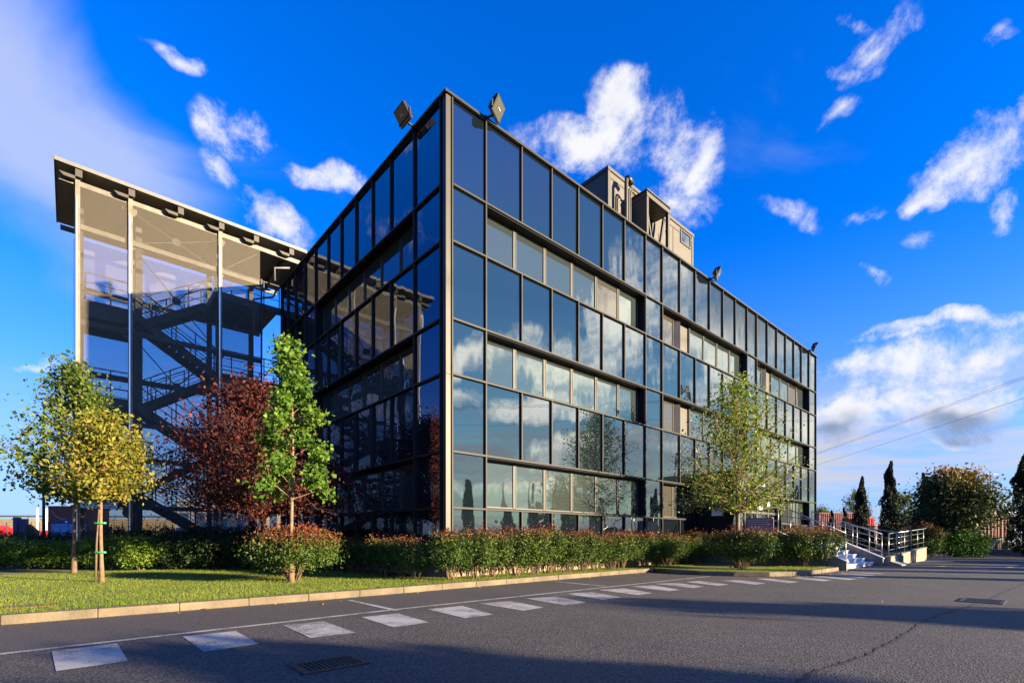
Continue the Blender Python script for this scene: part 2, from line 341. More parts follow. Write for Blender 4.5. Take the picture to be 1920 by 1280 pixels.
# ------------------------------------------------------------------ mesh helpers
class MB:
    def __init__(s): s.v = []; s.f = []; s.uv = None
    def box(s, o, x, y, z):
        k = len(s.v); o = Vector(o); x = Vector(x); y = Vector(y); z = Vector(z)
        for c in (0, 1):
            for b in ((0, 0), (1, 0), (1, 1), (0, 1)): s.v.append(o+x*b[0]+y*b[1]+z*c)
        s.f += [(k, k+3, k+2, k+1), (k+4, k+5, k+6, k+7), (k, k+1, k+5, k+4), (k+1, k+2, k+6, k+5), (k+2, k+3, k+7, k+6), (k+3, k, k+4, k+7)]
        if x.cross(y).dot(z) < 0: s.f[-6:] = [tuple(reversed(q)) for q in s.f[-6:]]
        return s
    def b(s, a0, a1, d0, d1, z0, z1):                       # box in the building's own axes
        return s.box(bp(a0, d0, z0), U*(a1-a0), N*(d1-d0), (0, 0, z1-z0))
    def wb(s, x0, x1, y0, y1, z0, z1): return s.box((x0, y0, z0), (x1-x0, 0, 0), (0, y1-y0, 0), (0, 0, z1-z0))
    def poly(s, pts, flip=False):
        k = len(s.v); s.v += [Vector(p) for p in pts]; q = tuple(range(k, k+len(pts))); s.f.append(tuple(reversed(q)) if flip else q); return s
    def prism(s, pts, h):                                    # polygon extruded by vector h
        k = len(s.v); n = len(pts); h = Vector(h); s.v += [Vector(p) for p in pts]+[Vector(p)+h for p in pts]
        s.f.append(tuple(reversed(range(k, k+n)))); s.f.append(tuple(range(k+n, k+2*n)))
        for i in range(n): j = (i+1) % n; s.f.append((k+i, k+j, k+n+j, k+n+i))
        return s
    def tube(s, pts, r, n=8, cap=True):
        pts = [Vector(p) for p in pts]; rr = r if isinstance(r, (list, tuple)) else [r]*len(pts); k = len(s.v); prev = None
        for i, p in enumerate(pts):
            t = ((pts[min(i+1, len(pts)-1)]-pts[max(i-1, 0)])).normalized()
            a = prev if prev is not None else (Vector((0, 0, 1)) if abs(t.z) < .9 else Vector((1, 0, 0)))
            x = (a-t*a.dot(t)).normalized(); y = t.cross(x); prev = x
            for j in range(n): th = 2*math.pi*j/n; s.v.append(p+(x*math.cos(th)+y*math.sin(th))*rr[i])
        for i in range(len(pts)-1):
            for j in range(n): q = (j+1) % n; s.f.append((k+i*n+j, k+i*n+q, k+(i+1)*n+q, k+(i+1)*n+j))
        if cap: s.f.append(tuple(reversed(range(k, k+n)))); e = k+(len(pts)-1)*n; s.f.append(tuple(range(e, e+n)))
        return s
    def bar(s, p, q, w, h, up=(0, 0, 1)):                    # rectangular bar from p to q
        p = Vector(p); q = Vector(q); t = (q-p).normalized(); up = Vector(up)
        x = t.cross(up)
        if x.length < 1e-3: x = t.cross(Vector((1, 0, 0)))
        x.normalize(); y = x.cross(t).normalized()
        return s.box(p-x*w/2-y*h/2, q-p, x*w, y*h)
def wl(o):
    v = Vector((0, 0, 0))
    while o is not None: v = v+o.location; o = o.parent
    return v
def obj(name, mb, m, parent=None, smooth=False, loc=None, bevel=0):
    me = bpy.data.meshes.new(name); off = wl(parent) if parent is not None else (Vector(loc) if loc is not None else Vector((0, 0, 0)))
    me.from_pydata([tuple(v-off) for v in mb.v], [], mb.f); me.materials.append(m if not isinstance(m, str) else M[m])
    if mb.uv:
        l = me.uv_layers.new(name='UVMap'); l.data.foreach_set('uv', [c for p in mb.uv for c in p])
    me.update(); o = bpy.data.objects.new(name, me); COL.objects.link(o)
    if parent is not None: o.parent = parent
    else: o.location = off
    if smooth: me.polygons.foreach_set('use_smooth', [True]*len(me.polygons))
    if bevel: b = o.modifiers.new('bevel', 'BEVEL'); b.width = bevel; b.segments = 2; b.limit_method = 'ANGLE'
    return o
def tag(o, label, cat, group=None):
    o['label'] = label; o['category'] = cat
    if group: o['group'] = group
    return o
def thing(name, loc, label, cat, group=None):
    o = bpy.data.objects.new(name, None); o.empty_display_size = .3; COL.objects.link(o); o.location = Vector(loc); return tag(o, label, cat, group)
def struct(name, mb, m, kind='structure', **k):
    o = obj(name, mb, m, **k); o['kind'] = kind; return o
def copy_tree(o, parent=None):
    c = o.copy(); COL.objects.link(c); c.parent = parent
    for ch in [q for q in bpy.data.objects if q.parent == o]: copy_tree(ch, c)
    return c

ORD = ['first', 'second', 'third', 'fourth', 'fifth', 'sixth', 'seventh', 'eighth', 'ninth', 'tenth', 'eleventh', 'twelfth', 'thirteenth', 'fourteenth', 'fifteenth', 'sixteenth', 'seventeenth', 'eighteenth', 'nineteenth', 'twentieth']
# foliage: many small leaf-shaped faces
def leaf_obj(name, P, size, m, parent, rng, tone=None, tip=None, asp=.62, up=0.0, dirs=None, lvar=.35):
    n = len(P); P = np.asarray(P, float)
    if dirs is None: a = rng.normal(size=(n, 3)); a[:, 2] += up
    else: a = dirs+rng.normal(size=(n, 3))*.45
    a /= np.linalg.norm(a, axis=1)[:, None]+1e-9
    b = rng.normal(size=(n, 3)); b -= (a*b).sum(1)[:, None]*a; b /= np.linalg.norm(b, axis=1)[:, None]+1e-9
    c = np.cross(a, b)
    L = size*(1+lvar*rng.normal(size=n).clip(-1.5, 1.8)); L = L[:, None]
    v = np.empty((n, 4, 3)); v[:, 0] = P-a*L*.5; v[:, 1] = P+b*L*asp*.5+c*L*.10-a*L*.05; v[:, 2] = P+a*L*.5; v[:, 3] = P-b*L*asp*.5+c*L*.10-a*L*.05
    me = bpy.data.meshes.new(name); me.vertices.add(4*n); me.vertices.foreach_set('co', v.reshape(-1))
    me.loops.add(4*n); me.loops.foreach_set('vertex_index', np.arange(4*n, dtype=np.int32))
    me.polygons.add(n); me.polygons.foreach_set('loop_start', np.arange(0, 4*n, 4, dtype=np.int32)); me.polygons.foreach_set('loop_total', np.full(n, 4, dtype=np.int32))
    me.update(calc_edges=True)
    t = (rng.random(n) if tone is None else tone).clip(0, 1); A = me.attributes.new('tone', 'FLOAT', 'POINT'); A.data.foreach_set('value', np.repeat(t, 4).astype(np.float32))
    if tip is not None: A = me.attributes.new('tip', 'FLOAT', 'POINT'); A.data.foreach_set('value', np.repeat(tip.clip(0, 1), 4).astype(np.float32))
    me.materials.append(M[m]); o = bpy.data.objects.new(name, me); COL.objects.link(o)
    if parent is not None: o.parent = parent
    return o

# ================================================================== GROUND
rng = np.random.default_rng(7); random.seed(7)
struct('ground', MB().poly([(-2500, -2500, -.02), (2500, -2500, -.02), (2500, 2500, -.02), (-2500, 2500, -.02)]), 'earth')
struct('road', MB().poly([(-70, -60, 0), (90, -60, 0), (90, 95, 0), (-70, 95, 0)]), 'asphalt')
kerb_px = [(0, 1172), (630, 1122.5), (1180, 1075), (1230, 1071.5), (1255, 1074.5), (1300, 1077.2), (1355, 1079), (1400, 1080.6), (1440, 1081), (1475, 1080), (1505, 1077.8), (1540, 1074.5), (1565, 1071), (1582, 1067.5)]
kp = [gnd(x, y) for x, y in kerb_px]
kp[0] = kp[2]-(kp[2]-kp[0])*1.0
ext = kp[0]-(kp[1]-kp[0]).normalized()*26; kp = [ext]+kp
def offs(pts, w):
    out = []
    for i, p in enumerate(pts):
        t = (pts[min(i+1, len(pts)-1)]-pts[max(0, i-1)]); t.z = 0; t.normalize(); out.append(p+Vector((-t.y, t.x, 0))*w)
    return out
inner = offs(kp, .14)
lawn_poly = [p+Vector((0, 0, .115)) for p in inner]+[bp(16.2, 4.8, .115), bp(16.2, .1, .115), bp(-.2, -.2, .115), bp(-.5, -13.2, .115), bp(-30, -13.2, .115), inner[0]+Vector((-4, 8, .115))]
struct('lawn', MB().poly(lawn_poly), 'lawn')
# kerb stones, one metre each, small joints
def resample(pts, step):
    out = [pts[0]]; cur = pts[0]; i = 1; need = step
    while i < len(pts):
        v = pts[i]-cur; l = v.length
        if l >= need: cur = cur+v*(need/l); out.append(cur); need = step
        else: need -= l; cur = pts[i]; i += 1
    out.append(pts[-1]); return out
rs = resample(kp, 1.0); ri = offs(rs, .14); kb = MB()
for i in range(len(rs)-1):
    t = (rs[i+1]-rs[i]).normalized()*.0025; hgt = .135+random.uniform(-.004, .004); jo = offs([rs[i], rs[i+1]], random.uniform(-.004, .004))
    kb.prism([jo[0]+t, jo[1]-t, ri[i+1]-t, ri[i]+t], (0, 0, hgt))
struct('kerb', kb, 'kerb', bevel=.012)
# older strip of asphalt of the parking bays, between kerb and line
wl_px = [(0, 1226), (735, 1143), (1330, 1080)]
wp = [gnd(x, y) for x, y in wl_px]; d0 = (wp[1]-wp[0]).normalized(); wp = [wp[0]-d0*26]+wp
strip = MB().poly([p+Vector((0, 0, .0025)) for p in wp]+[p+Vector((0, 0, .0025)) for p in reversed(kp[:4])])
struct('parking_strip', strip, 'asphalt2')
mk = MB()
def ribbon(mb, pts, w, z):
    a = offs(pts, w/2); b = offs(pts, -w/2)
    for i in range(len(pts)-1): mb.poly([a[i]+Vector((0, 0, z)), b[i]+Vector((0, 0, z)), b[i+1]+Vector((0, 0, z)), a[i+1]+Vector((0, 0, z))])
ribbon(mk, wp, .10, .0055)
for q in (((655, 1125), (745, 1144.5)), ((1042, 1090), (1136, 1098.8))): ribbon(mk, [gnd(*q[0]), gnd(*q[1])], .10, .0065)
struct('parking_line', mk, 'mark')
zb = MB()
for q in [[(97,1220),(220,1205),(240,1238),(105,1257)], [(342,1192),(442,1182),(485,1206),(382,1221)], [(530,1171),(607,1164),(667,1185),(582,1195)],
          [(677,1156),(747,1149),(805,1166),(737,1175)], [(800,1141),(867,1135),(925,1151),(872,1158)], [(900,1130.5),(957,1126),(1019,1138),(980,1144)],
          [(986,1121),(1045,1117.5),(1099,1128.5),(1057,1134)], [(1060,1112),(1110,1109.5),(1166,1119),(1130,1123.5)], [(1122,1105),(1170,1102),(1223,1111),(1195,1114.7)],
          [(1180,1098.5),(1225,1096.5),(1275,1105),(1255,1107.5)], [(1227,1093.5),(1270,1092),(1320,1099),(1300,1101.5)], [(1287,1090),(1310,1088.5),(1367,1095),(1347,1097.5)],
          [(1352,1087.5),(1385,1086.5),(1435,1093),(1417,1095.3)], [(1417,1084.3),(1440,1083.4),(1498,1090.5),(1478,1092.5)], [(1477,1082.2),(1500,1081.5),(1560,1086.5),(1545,1089)],
          [(1520,1080),(1540,1079.2),(1608,1084.8),(1590,1086.6)], [(1548,1077.3),(1562,1076.6),(1630,1081.2),(1615,1082.8)], [(1568,1074.7),(1580,1074),(1645,1078),(1632,1079.3)], [(1585,1072.3),(1597,1071.8),(1660,1074.6),(1650,1075.8)]]:
    p = [gnd(x, y, .004) for x, y in q]; zb.poly([p[3], p[2], p[1], p[0]])
struct('crossing_stripes', zb, 'mark')
yb = MB()
for q in [((1745,1063.5),(1787,1058.2)), ((1886,1064.5),(1906,1060.2)), ((1640,1061),(1742,1063.6))]: ribbon(yb, [gnd(*q[0]), gnd(*q[1])], .14, .008)
struct('yellow_bay_lines', yb, 'yellowmark')
wb2 = MB(); ribbon(wb2, [gnd(1800, 1066.2), gnd(1852, 1067.6)], .35, .008); struct('worn_white_mark', wb2, 'mark')
# tarred crack
ck = MB(); cpx = [(1960,1078),(1905,1100),(1868,1117),(1822,1136),(1790,1143),(1752,1155),(1722,1170),(1712,1180),(1690,1192),(1672,1204),(1655,1212),(1625,1228),(1600,1237),(1575,1244),(1530,1258),(1505,1272),(1490,1290)]
cp2 = []
for i in range(len(cpx)-1):
    for k in range(5):
        f = k/5; a = gnd(*cpx[i]); b = gnd(*cpx[i+1]); cp2.append(a.lerp(b, f)+Vector((random.uniform(-.02, .02), random.uniform(-.02, .02), 0)))
for i in range(len(cp2)-1):
    w = random.uniform(.006, .022); t = (cp2[i+1]-cp2[i]).normalized(); s = Vector((-t.y, t.x, 0))*w; z = Vector((0, 0, .004)); ck.poly([cp2[i]+s+z, cp2[i]-s+z, cp2[i+1]-s+z, cp2[i+1]+s+z])
struct('road_crack', ck, 'crack')
# drain covers
def cover(name, px, w, dd, label, cat, m, slots, ang=None):
    c = gnd(*px); ux = U if ang is None else Vector((math.cos(ang), math.sin(ang), 0)); ny = Vector((ux.y, -ux.x, 0))
    r = thing(name, c, label, cat); mb = MB()
    z0 = Vector((0, 0, .001)); t = .05
    for a, b, e, f in ((-w, -w+t, -dd, dd), (w-t, w, -dd, dd), (-w+t, w-t, -dd, -dd+t), (-w+t, w-t, dd-t, dd)): mb.box(c+ux*a+ny*e+z0, ux*(b-a), ny*(f-e), (0, 0, .012))
    obj('frame', mb, m, r)
    mb = MB(); n = slots; st = (2*w-2*t)/n
    for i in range(n): mb.box(c+ux*(-w+t+st*(i+.12))+ny*(-dd+t)+z0, ux*st*.5, ny*(2*dd-2*t), (0, 0, .010))
    obj('grate', mb, m, r)
    mb = MB().box(c+ux*(-w+t)+ny*(-dd+t)+z0, ux*(2*w-2*t), ny*(2*dd-2*t), (0, 0, .003)); obj('dark_plate', mb, 'core', r)  # flat near-black plate painted as the shade between the bars
    return r
cover('drain_cover', (617, 1245), .30, .22, 'square cast iron cover in the shaded asphalt at the bottom of the photo', 'drain cover', 'iron', 12)
cover('drain_grate', (1842, 1126.5), .40, .30, 'slotted iron drain grate on the crack at the right of the car park', 'drain grate', 'iron', 10)
c = gnd(28, 1138.5, .115); r = thing('inspection_cover', c, 'rusty brown inspection cover sunk in the grass at the left edge', 'cover')
obj('lid', MB().box(c-U*.42-N*.2, U*.9, N*.4, (0, 0, .02)), 'rusty', r, bevel=.005); mb = MB()
for s in (-1, 1): mb.box(c+U*(s*.2-.03)-N*.02+Vector((0, 0, .02)), U*.06, N*.04, (0, 0, .012))
obj('handle', mb, 'iron', r)
c = gnd(790, 1093, .115); r = thing('valve_cover', c, 'small brown metal plate in the grass beside the kerb near the corner hedge', 'cover'); obj('lid', MB().box(c-U*.2-N*.12, U*.4, N*.24, (0, 0, .015)), 'rusty', r)

# ================================================================== OFFICE BUILDING
def aR(x):                                                # distance along the sunlit facade from a pixel column
    Y = 13.3*1172/(2008-x); return (Y-13.3)/U.y
def bL(x):
    Y = 13.3*(836-129.6)/(x-129.6); return (Y-13.3)/U.x
XR = [848,911.5,978.6,1034.9,1084.8,1130,1171.4,1210.7,1242.2,1275,1304,1330.8,1355.8,1379,1401,1419,1439,1456.7,1473.3,1488.8,1503,1517.3,1530.3]
XLp = [826,776.2,732.5,698,666.9,639.4,614.6,591.2,571.2,553.7,539,528]
AR = [aR(x) for x in XR]; BL = [bL(x) for x in XLp]
ZT, Z1, Z2, Z3, Z4, Z5, Z6, Z0 = 13.07, 10.735, 9.205, 7.11, 5.614, 3.52, 2.0, .95
FLOOR = 1.3; A_END = AR[-1]+.12; B_END = BL[-1]+.1
def fpt(F, s, z, off): return bp(s, off, z) if F == 'R' else bp(-off, -s, z)
def fbox(mb, F, s0, s1, z0, z1, o0, o1):
    a = fpt(F, s0, z0, o0); mb.box(a, fpt(F, s1, z0, o0)-a, fpt(F, s0, z0, o1)-a, (0, 0, z1-z0)); return mb
def pane(F, s0, s1, z0, z1, off, jit=.0034):
    j = [random.uniform(-jit, jit) for _ in range(3)]; j.append(j[0]+j[2]-j[1])
    c = [(s0, z0), (s1, z0), (s1, z1), (s0, z1)]
    return MB().prism([fpt(F, s, z, off-.02+j[i]) for i, (s, z) in enumerate(c)], fpt(F, s0, z0, .02)-fpt(F, s0, z0, 0))
BD = thing('office_building', bp(0, 0, 0), 'three storey black glass office block with mirrored facades and a rooftop plant room', 'office building')
ENT = (13.3, AR[14])                                       # recessed entrance between these
core = MB()
B_END0 = B_END
core.b(.46, A_END-.05, -B_END+.05, -.46, .3, 12.75)
obj('core', core, 'core', BD)
pl = MB(); pl.b(.06, A_END-.04, -.30, -.05, .0, Z0+.03); pl.b(.06, .3, -B_END+.04, -.3, 0, Z0+.03); obj('plinth', pl, 'cream', BD)
obj('roof', MB().b(.12, A_END-.12, -B_END+.12, -.12, 12.76, 12.82), 'roofing', BD)
panels = []
rows = [(Z1, ZT, 0), (Z2, Z1, 1), (Z3, Z2, 0), (Z4, Z3, 1), (Z5, Z4, 0), (Z6, Z5, 1), (Z0, Z6, 0)]
bays = {'R': [(1, 7), (8, 14), (15, 21)], 'L': [(1, 7)]}
for F, S in (('R', AR), ('L', BL)):
    for z0, z1, kind in rows:
        for i in range(len(S)-1):
            if kind and any(a <= i < b for a, b in bays[F]): continue
            if F == 'R' and z0 < Z5-.01 and 10 <= i < 14: continue
            panels.append((F, S[i], S[i+1], z0, z1))
def area(p):
    F, s0, s1, z0, z1 = p; q = []
    for s, z in ((s0, z0), (s1, z1)):
        v = fpt(F, s, z, 0); q.append((FP*v.x/v.y, FP*(v.z-EYE)/v.y))
    return -abs((q[1][0]-q[0][0])*(q[1][1]-q[0][1]))
panels.sort(key=area); rest = MB()
for k, p in enumerate(panels):
    F, s0, s1, z0, z1 = p; mb = pane(F, s0+.02, s1-.02, z0+.02, z1-.02, -.045)
    if k < 99: obj('glass_panel', mb, 'glass', BD)
    else:
        o = len(rest.v); rest.v += mb.v; rest.f += [tuple(i+o for i in f) for f in mb.f]
q = obj('glass_panel', rest, 'glass', BD); q['kind'] = 'stuff'
# mullions and transoms
for F, S in (('R', AR), ('L', BL)):
    fr = MB(); wv, wh = .042, .050
    for i, s in enumerate(S):
        inb = [(a, b) for a, b in bays[F] if a < i < b]
        if inb:
            for z0, z1, kind in rows:
                if kind or (F == 'R' and z0 < Z5-.01 and 10 < i < 14): continue
                fbox(fr, F, s-wv/2, s+wv/2, z0+wh/2, z1-(wh/2 if z1 < ZT else 0), -.16, .02)
        else: fbox(fr, F, s-wv/2, s+wv/2, Z0, ZT, -.16, .022)
    for z in (Z1, Z2, Z3, Z4, Z5, Z6):
        if F == 'R' and z == Z6: segs = [(S[0], ENT[0]-.05), (ENT[1], S[-1])]
        else: segs = [(S[0], S[-1])]
        for a, b in segs: fbox(fr, F, a+.02, b-.02, z-wh/2, z+wh/2, -.16, .026)
    fbox(fr, F, S[0], S[-1], Z0-.04, Z0+.03, -.16, .026)
    obj('facade_frame', fr, 'frame', BD)
# parapet coping, corner claddings
cp = MB(); fbox(cp, 'R', -.05, A_END+.03, ZT, ZT+.07, -.35, .06); fbox(cp, 'L', .35, B_END+.03, ZT, ZT+.07, -.35, .06)
obj('coping', cp, 'frame', BD)
cc = MB()
for z0, z1 in ((Z0-.05, 5.58), (5.59, ZT-.005)): cc.b(.006, .155, -.155, 0, z0, z1)
obj('corner_post', cc, 'corner', BD)
cc = MB().b(.155, .19, -.19, -.04, Z0, ZT-.01).b(A_END-.09, A_END, -B_END, -.01, Z0, ZT-.01); obj('corner_trim', cc, 'frame', BD)
obj('rear_wall', MB().b(.0, A_END-.1, -B_END-.05, -B_END+.04, .0, ZT-.01), 'frame', BD)
# recessed window bands
blind = {('R', 0, 0, 4): 'brn2', ('R', 1, 0, 0): 'blind', ('R', 1, 0, 1): 'open', ('R', 2, 0, 4): 'brown', ('R', 2, 0, 1): 'open',
         ('R', 1, 1, 0): 'half', ('R', 1, 1, 1): 'open', ('R', 1, 2, 0): 'half', ('L', 0, 0, 2): 'teal'}
for F, S in (('R', AR), ('L', BL)):
    for bi, (ia, ib) in enumerate(bays[F]):
        for ri_, (z0, z1) in enumerate(((Z2, Z1), (Z4, Z3), (Z6, Z5))):
            s0, s1 = S[ia]+.028, S[ib]-.028; cut = (F == 'R' and bi == 1 and ri_ == 2)
            if cut: s1 = ENT[0]-.08
            rv = MB()
            fbox(rv, F, s0, s1, z1-.033-.03, z1-.033, -.44, -.02); fbox(rv, F, s0, s1, z0+.033, z0+.05, -.44, -.02)
            fbox(rv, F, s0, s0+.02, z0+.05, z1-.063, -.44, -.02); fbox(rv, F, s1-.02, s1, z0+.05, z1-.063, -.44, -.02)
            obj('window_reveal', rv, 'reveal', BD)
            n = 6 if not cut else 2; wz0, wz1 = z0+.052, z1-.065; s0 += .022; s1 -= .022; stp = (s1-s0)/n
            for k in range(n):
                a, b = s0+k*stp+.003, s0+(k+1)*stp-.003; st = blind.get((F, bi, ri_, k), ''); t = .055
                if st == 'open':
                    a2 = a+stp*.32
                    fb = MB(); fbox(fb, F, a2, b, wz0, wz1, -.42, -.38); fbox(fb, F, a, a+.03, wz0, wz1, -.42, -.33)
                    w = obj('window', fb, 'sash', BD); w['label'] = 'open window with a dark gap beside a plain pale shutter'
                    obj('glass_pane', MB().prism([fpt(F, a+.05, wz0+.05, -.35), fpt(F, a2-.02, wz0+.05, -.23), fpt(F, a2-.02, wz1-.05, -.23), fpt(F, a+.05, wz1-.05, -.35)], fpt(F, 0, 0, .015)-fpt(F, 0, 0, 0)), 'brown_glass', w)
                    continue
                fb = MB(); fbox(fb, F, a, b, wz0, wz0+t, -.37, -.31); fbox(fb, F, a, b, wz1-t, wz1, -.37, -.31); fbox(fb, F, a, a+t, wz0+t, wz1-t, -.37, -.31); fbox(fb, F, b-t, b, wz0+t, wz1-t, -.37, -.31)
                fbox(fb, F, a+t*.5, a+t, wz0+t*.5, wz1-t*.5, -.31, -.295); fbox(fb, F, b-t, b-t*.5, wz0+t*.5, wz1-t*.5, -.31, -.295)
                w = obj('window', fb, 'sash', BD)
                gm = {'': 'sash_glass', 'brn2': 'blind_glass', 'blind': 'blind_glass', 'brown': 'brown_glass', 'teal': 'sash_glass', 'half': 'sash_glass'}[st]
                if st in ('brn2', 'brown', 'blind'): w['label'] = {'brn2': 'window with a beige blind drawn behind the glass', 'blind': 'window closed by a plain beige shutter', 'brown': 'window with a dark brown blind'}[st]
                e = a+t+.002; e1 = b-t-.002
                if st in ('blind',): m_ = 'blind_glass'
                if st == 'half':
                    mid = a+(b-a)*.42; obj('glass_pane', pane(F, e, mid, wz0+t, wz1-t, -.325, .004), 'sash_glass', w)
                    obj('shutter_panel', pane(F, mid+.01, e1, wz0+t, wz1-t, -.32, .001), 'blind_glass', w)
                else: obj('glass_pane', pane(F, e, e1, wz0+t, wz1-t, -.325, .004), gm, w)
# rooftop plant room
def on_plane(x, d):                                        # a-coordinate where pixel column x meets the plane at distance d
    r = (x-CX)/FP; p = C0+N*d; return (r*p.y-p.x)/(U.x-r*U.y)
DS = -2.2
pa0, pa1 = on_plane(1140, DS), on_plane(1299, DS); Yp = bp(pa0, DS).y; PT = EYE+(HY-313)*Yp/FP
PR = MB().b(pa0, pa1, DS-4.5, DS, 12.80, PT-.12); pr = obj('plant_room', PR, 'panel', BD)
mb = MB().b(pa0-.05, pa1+.05, DS-4.55, DS+.05, PT-.12, PT+.03)
for a in (pa0-.02, pa1-.14): mb.b(a, a+.16, DS-.14, DS+.025, 12.8, PT-.12)
mb.b(pa0-.02, pa0+.10, DS-1.5, DS-1.38, 12.8, PT-.12); mb.b(pa0+.14, pa1-.14, DS-.02, DS+.02, PT-.42, PT-.34)
for x in (1204, 1262): a = on_plane(x, DS); mb.b(a-.03, a+.03, DS, DS+.018, 12.8, PT-.42)
obj('trim', mb, 'panel_frame', pr)
a0, a1 = on_plane(1275, DS), on_plane(1294, DS); zb0 = EYE+(HY-466)*bp(a1, DS).y/FP; zb1 = EYE+(HY-420)*bp(a0, DS).y/FP-.3
mb = MB(); mb.b(a0, a1, DS+.002, DS+.05, zb0-.06, zb0).b(a0, a1, DS+.002, DS+.05, zb1, zb1+.06).b(a0, a0+.06, DS+.002, DS+.05, zb0, zb1).b(a1-.06, a1, DS+.002, DS+.05, zb0, zb1)
obj('window_frame', mb, 'sash', pr); obj('window_glass', MB().b(a0+.06, a1-.06, DS+.005, DS+.02, zb0, zb1), 'glass', pr)
# lifting portal with crossed struts in front of it
qa0, qa1 = on_plane(1213, DS+1.0), on_plane(1256, DS+1.0); QT = EYE+(HY-354)*bp(qa0, DS+1.0).y/FP
mb = MB()
for a in (qa0, qa1-.14): mb.b(a, a+.14, DS+.86, DS+1.0, 12.8, QT-.30); mb.b(a, a+.14, DS+.03, DS+.17, 12.8, QT-.30)
mb.b(qa0-.02, qa1+.02, DS+.03, DS+1.02, QT-.30, QT-.16).b(qa0+.02, qa1-.02, DS+.06, DS+.98, QT-.16, QT-.05).b(qa0-.03, qa1+.03, DS+.02, DS+1.04, QT-.05, QT)
mb.b(qa0, qa0+.06, DS+.17, DS+.86, 12.8, QT-.3)
pf = obj('portal_frame', mb, 'panel_frame', BD)
am = (qa0+qa1)/2; mb = MB(); up = N
for s, aa in ((0, qa0+.2), (1, qa1-.2)): mb.bar(bp(aa, DS+.8, QT-.5), bp(am+.1, DS+.8, 13.3), .09, .10, up); mb.bar(bp(aa, DS+.35, QT-.5), bp(am+.1, DS+.35, 13.3), .07, .08, up)
obj('strut', mb, 'dkmetal', pf); mb = MB().tube([bp(am+.1, DS+.2, 13.3), bp(am+.1, DS+.95, 13.3)], .12, 12); obj('pulley', mb, 'galv', pf)
aa = on_plane(1180, DS+.3); ab = on_plane(1210, DS+.4)
mb = MB().bar(bp(ab, DS+.25, PT-.75), bp(aa+.35, DS+.25, PT-2.7), .07, .07, up); mb.bar(bp(ab, DS+.25, PT-.65), bp(ab-.35, DS+.25, PT-1.15), .14, .18, up); obj('brace_arm', mb, 'panel', pr)
mb = MB()
for k, (x, r_, h) in enumerate(((1176, .085, -.62), (1181, .05, -.95), (1184, .035, -1.0))):
    a = on_plane(x, DS+.55); mb.tube([bp(a, DS+.5, 12.8), bp(a, DS+.5, PT+h), bp(a+.04, DS+.5, PT+h+.12), bp(a+.2, DS+.5, PT+h+.18), bp(a+.36, DS+.5, PT+h+.10)], r_, 10)
obj('vent_pipe', mb, 'panel', pr, smooth=True)
mb = MB(); a = on_plane(1176, DS+.55); mb.tube([bp(a+.05, DS+.5, PT-.45), bp(a+.22, DS+.5, PT-.41), bp(a+.42, DS+.5, PT-.52)], .13, 10); obj('vent_cap', mb, 'black', pr, smooth=True)
mb = MB(); a = on_plane(1262, DS+.5); mb.tube([bp(a-.35, DS+.3, PT-1.2), bp(a+.25, DS+.4, 12.9)], .02, 6); obj('red_rod', mb, 'rustrod', pr)

# ------------------------------------------------------------------ entrance porch (part of the building)
EA0, EA1, ED = ENT[0], ENT[1]-.1, 1.75
mb = MB().b(EA0-.05, EA1+.05, .04, ED+.03, 3.86, 4.05); pch = obj('porch', mb, 'black', BD)
mb = MB()
for k in range(34): a = EA0+(EA1-EA0)*(k+.25)/34; mb.b(a, a+.07, ED-.03, ED+.01, 3.32, 3.86)
mb.b(EA0, EA1, ED-.05, ED+.02, 3.24, 3.32); obj('slat_fascia', mb, 'dkmetal', pch)
obj('side_wall', MB().b(EA0, EA0+.08, .05, ED-.05, FLOOR, 3.86), 'reveal', pch)
obj('sunlit_view_panel', MB().b(EA0-.01, EA0+.0, .75, 1.25, 2.15, 2.9), 'signwhite', pch)  # white plate painted in for the sunlit view through the porch
obj('side_wall', MB().b(EA1-.08, EA1, .05, ED-.05, FLOOR, 3.86), 'reveal', pch)
obj('back_wall', MB().b(EA0+.08, EA1-.08, -.3, -.1, FLOOR, 3.86), 'core', pch)
mb = MB(); na = 4; xs = [EA0+.1+(EA1-EA0-.2)*k/na for k in range(na+1)]
for a in xs: mb.b(a-.05, a+.05, ED-.25, ED-.15, FLOOR, 3.24)
mb.b(xs[0], xs[-1], ED-.25, ED-.15, 3.14, 3.24).b(xs[0], xs[-1], ED-.24, ED-.16, FLOOR+1.0, FLOOR+1.1).b(xs[0], xs[-1], ED-.24, ED-.16, FLOOR, FLOOR+.08)
obj('door_frame', mb, 'sash', pch)
for k in range(na):
    dpx = obj('glass_door', MB().b(xs[k]+.06, xs[k+1]-.06, ED-.21, ED-.19, FLOOR+.08, 3.14), 'glass', pch)
for x, z, r_ in ((EA0+2.6, 3.55, .22), (EA0+2.3, 2.62, .26), (EA0+3.25, 2.75, .17)):
    mb = MB(); mb.b(x, x+r_*1.6, ED+.02, ED+.06, z-r_*.6, z+r_*.6); obj('sign_plate', mb, 'signwhite', pch, bevel=.02)

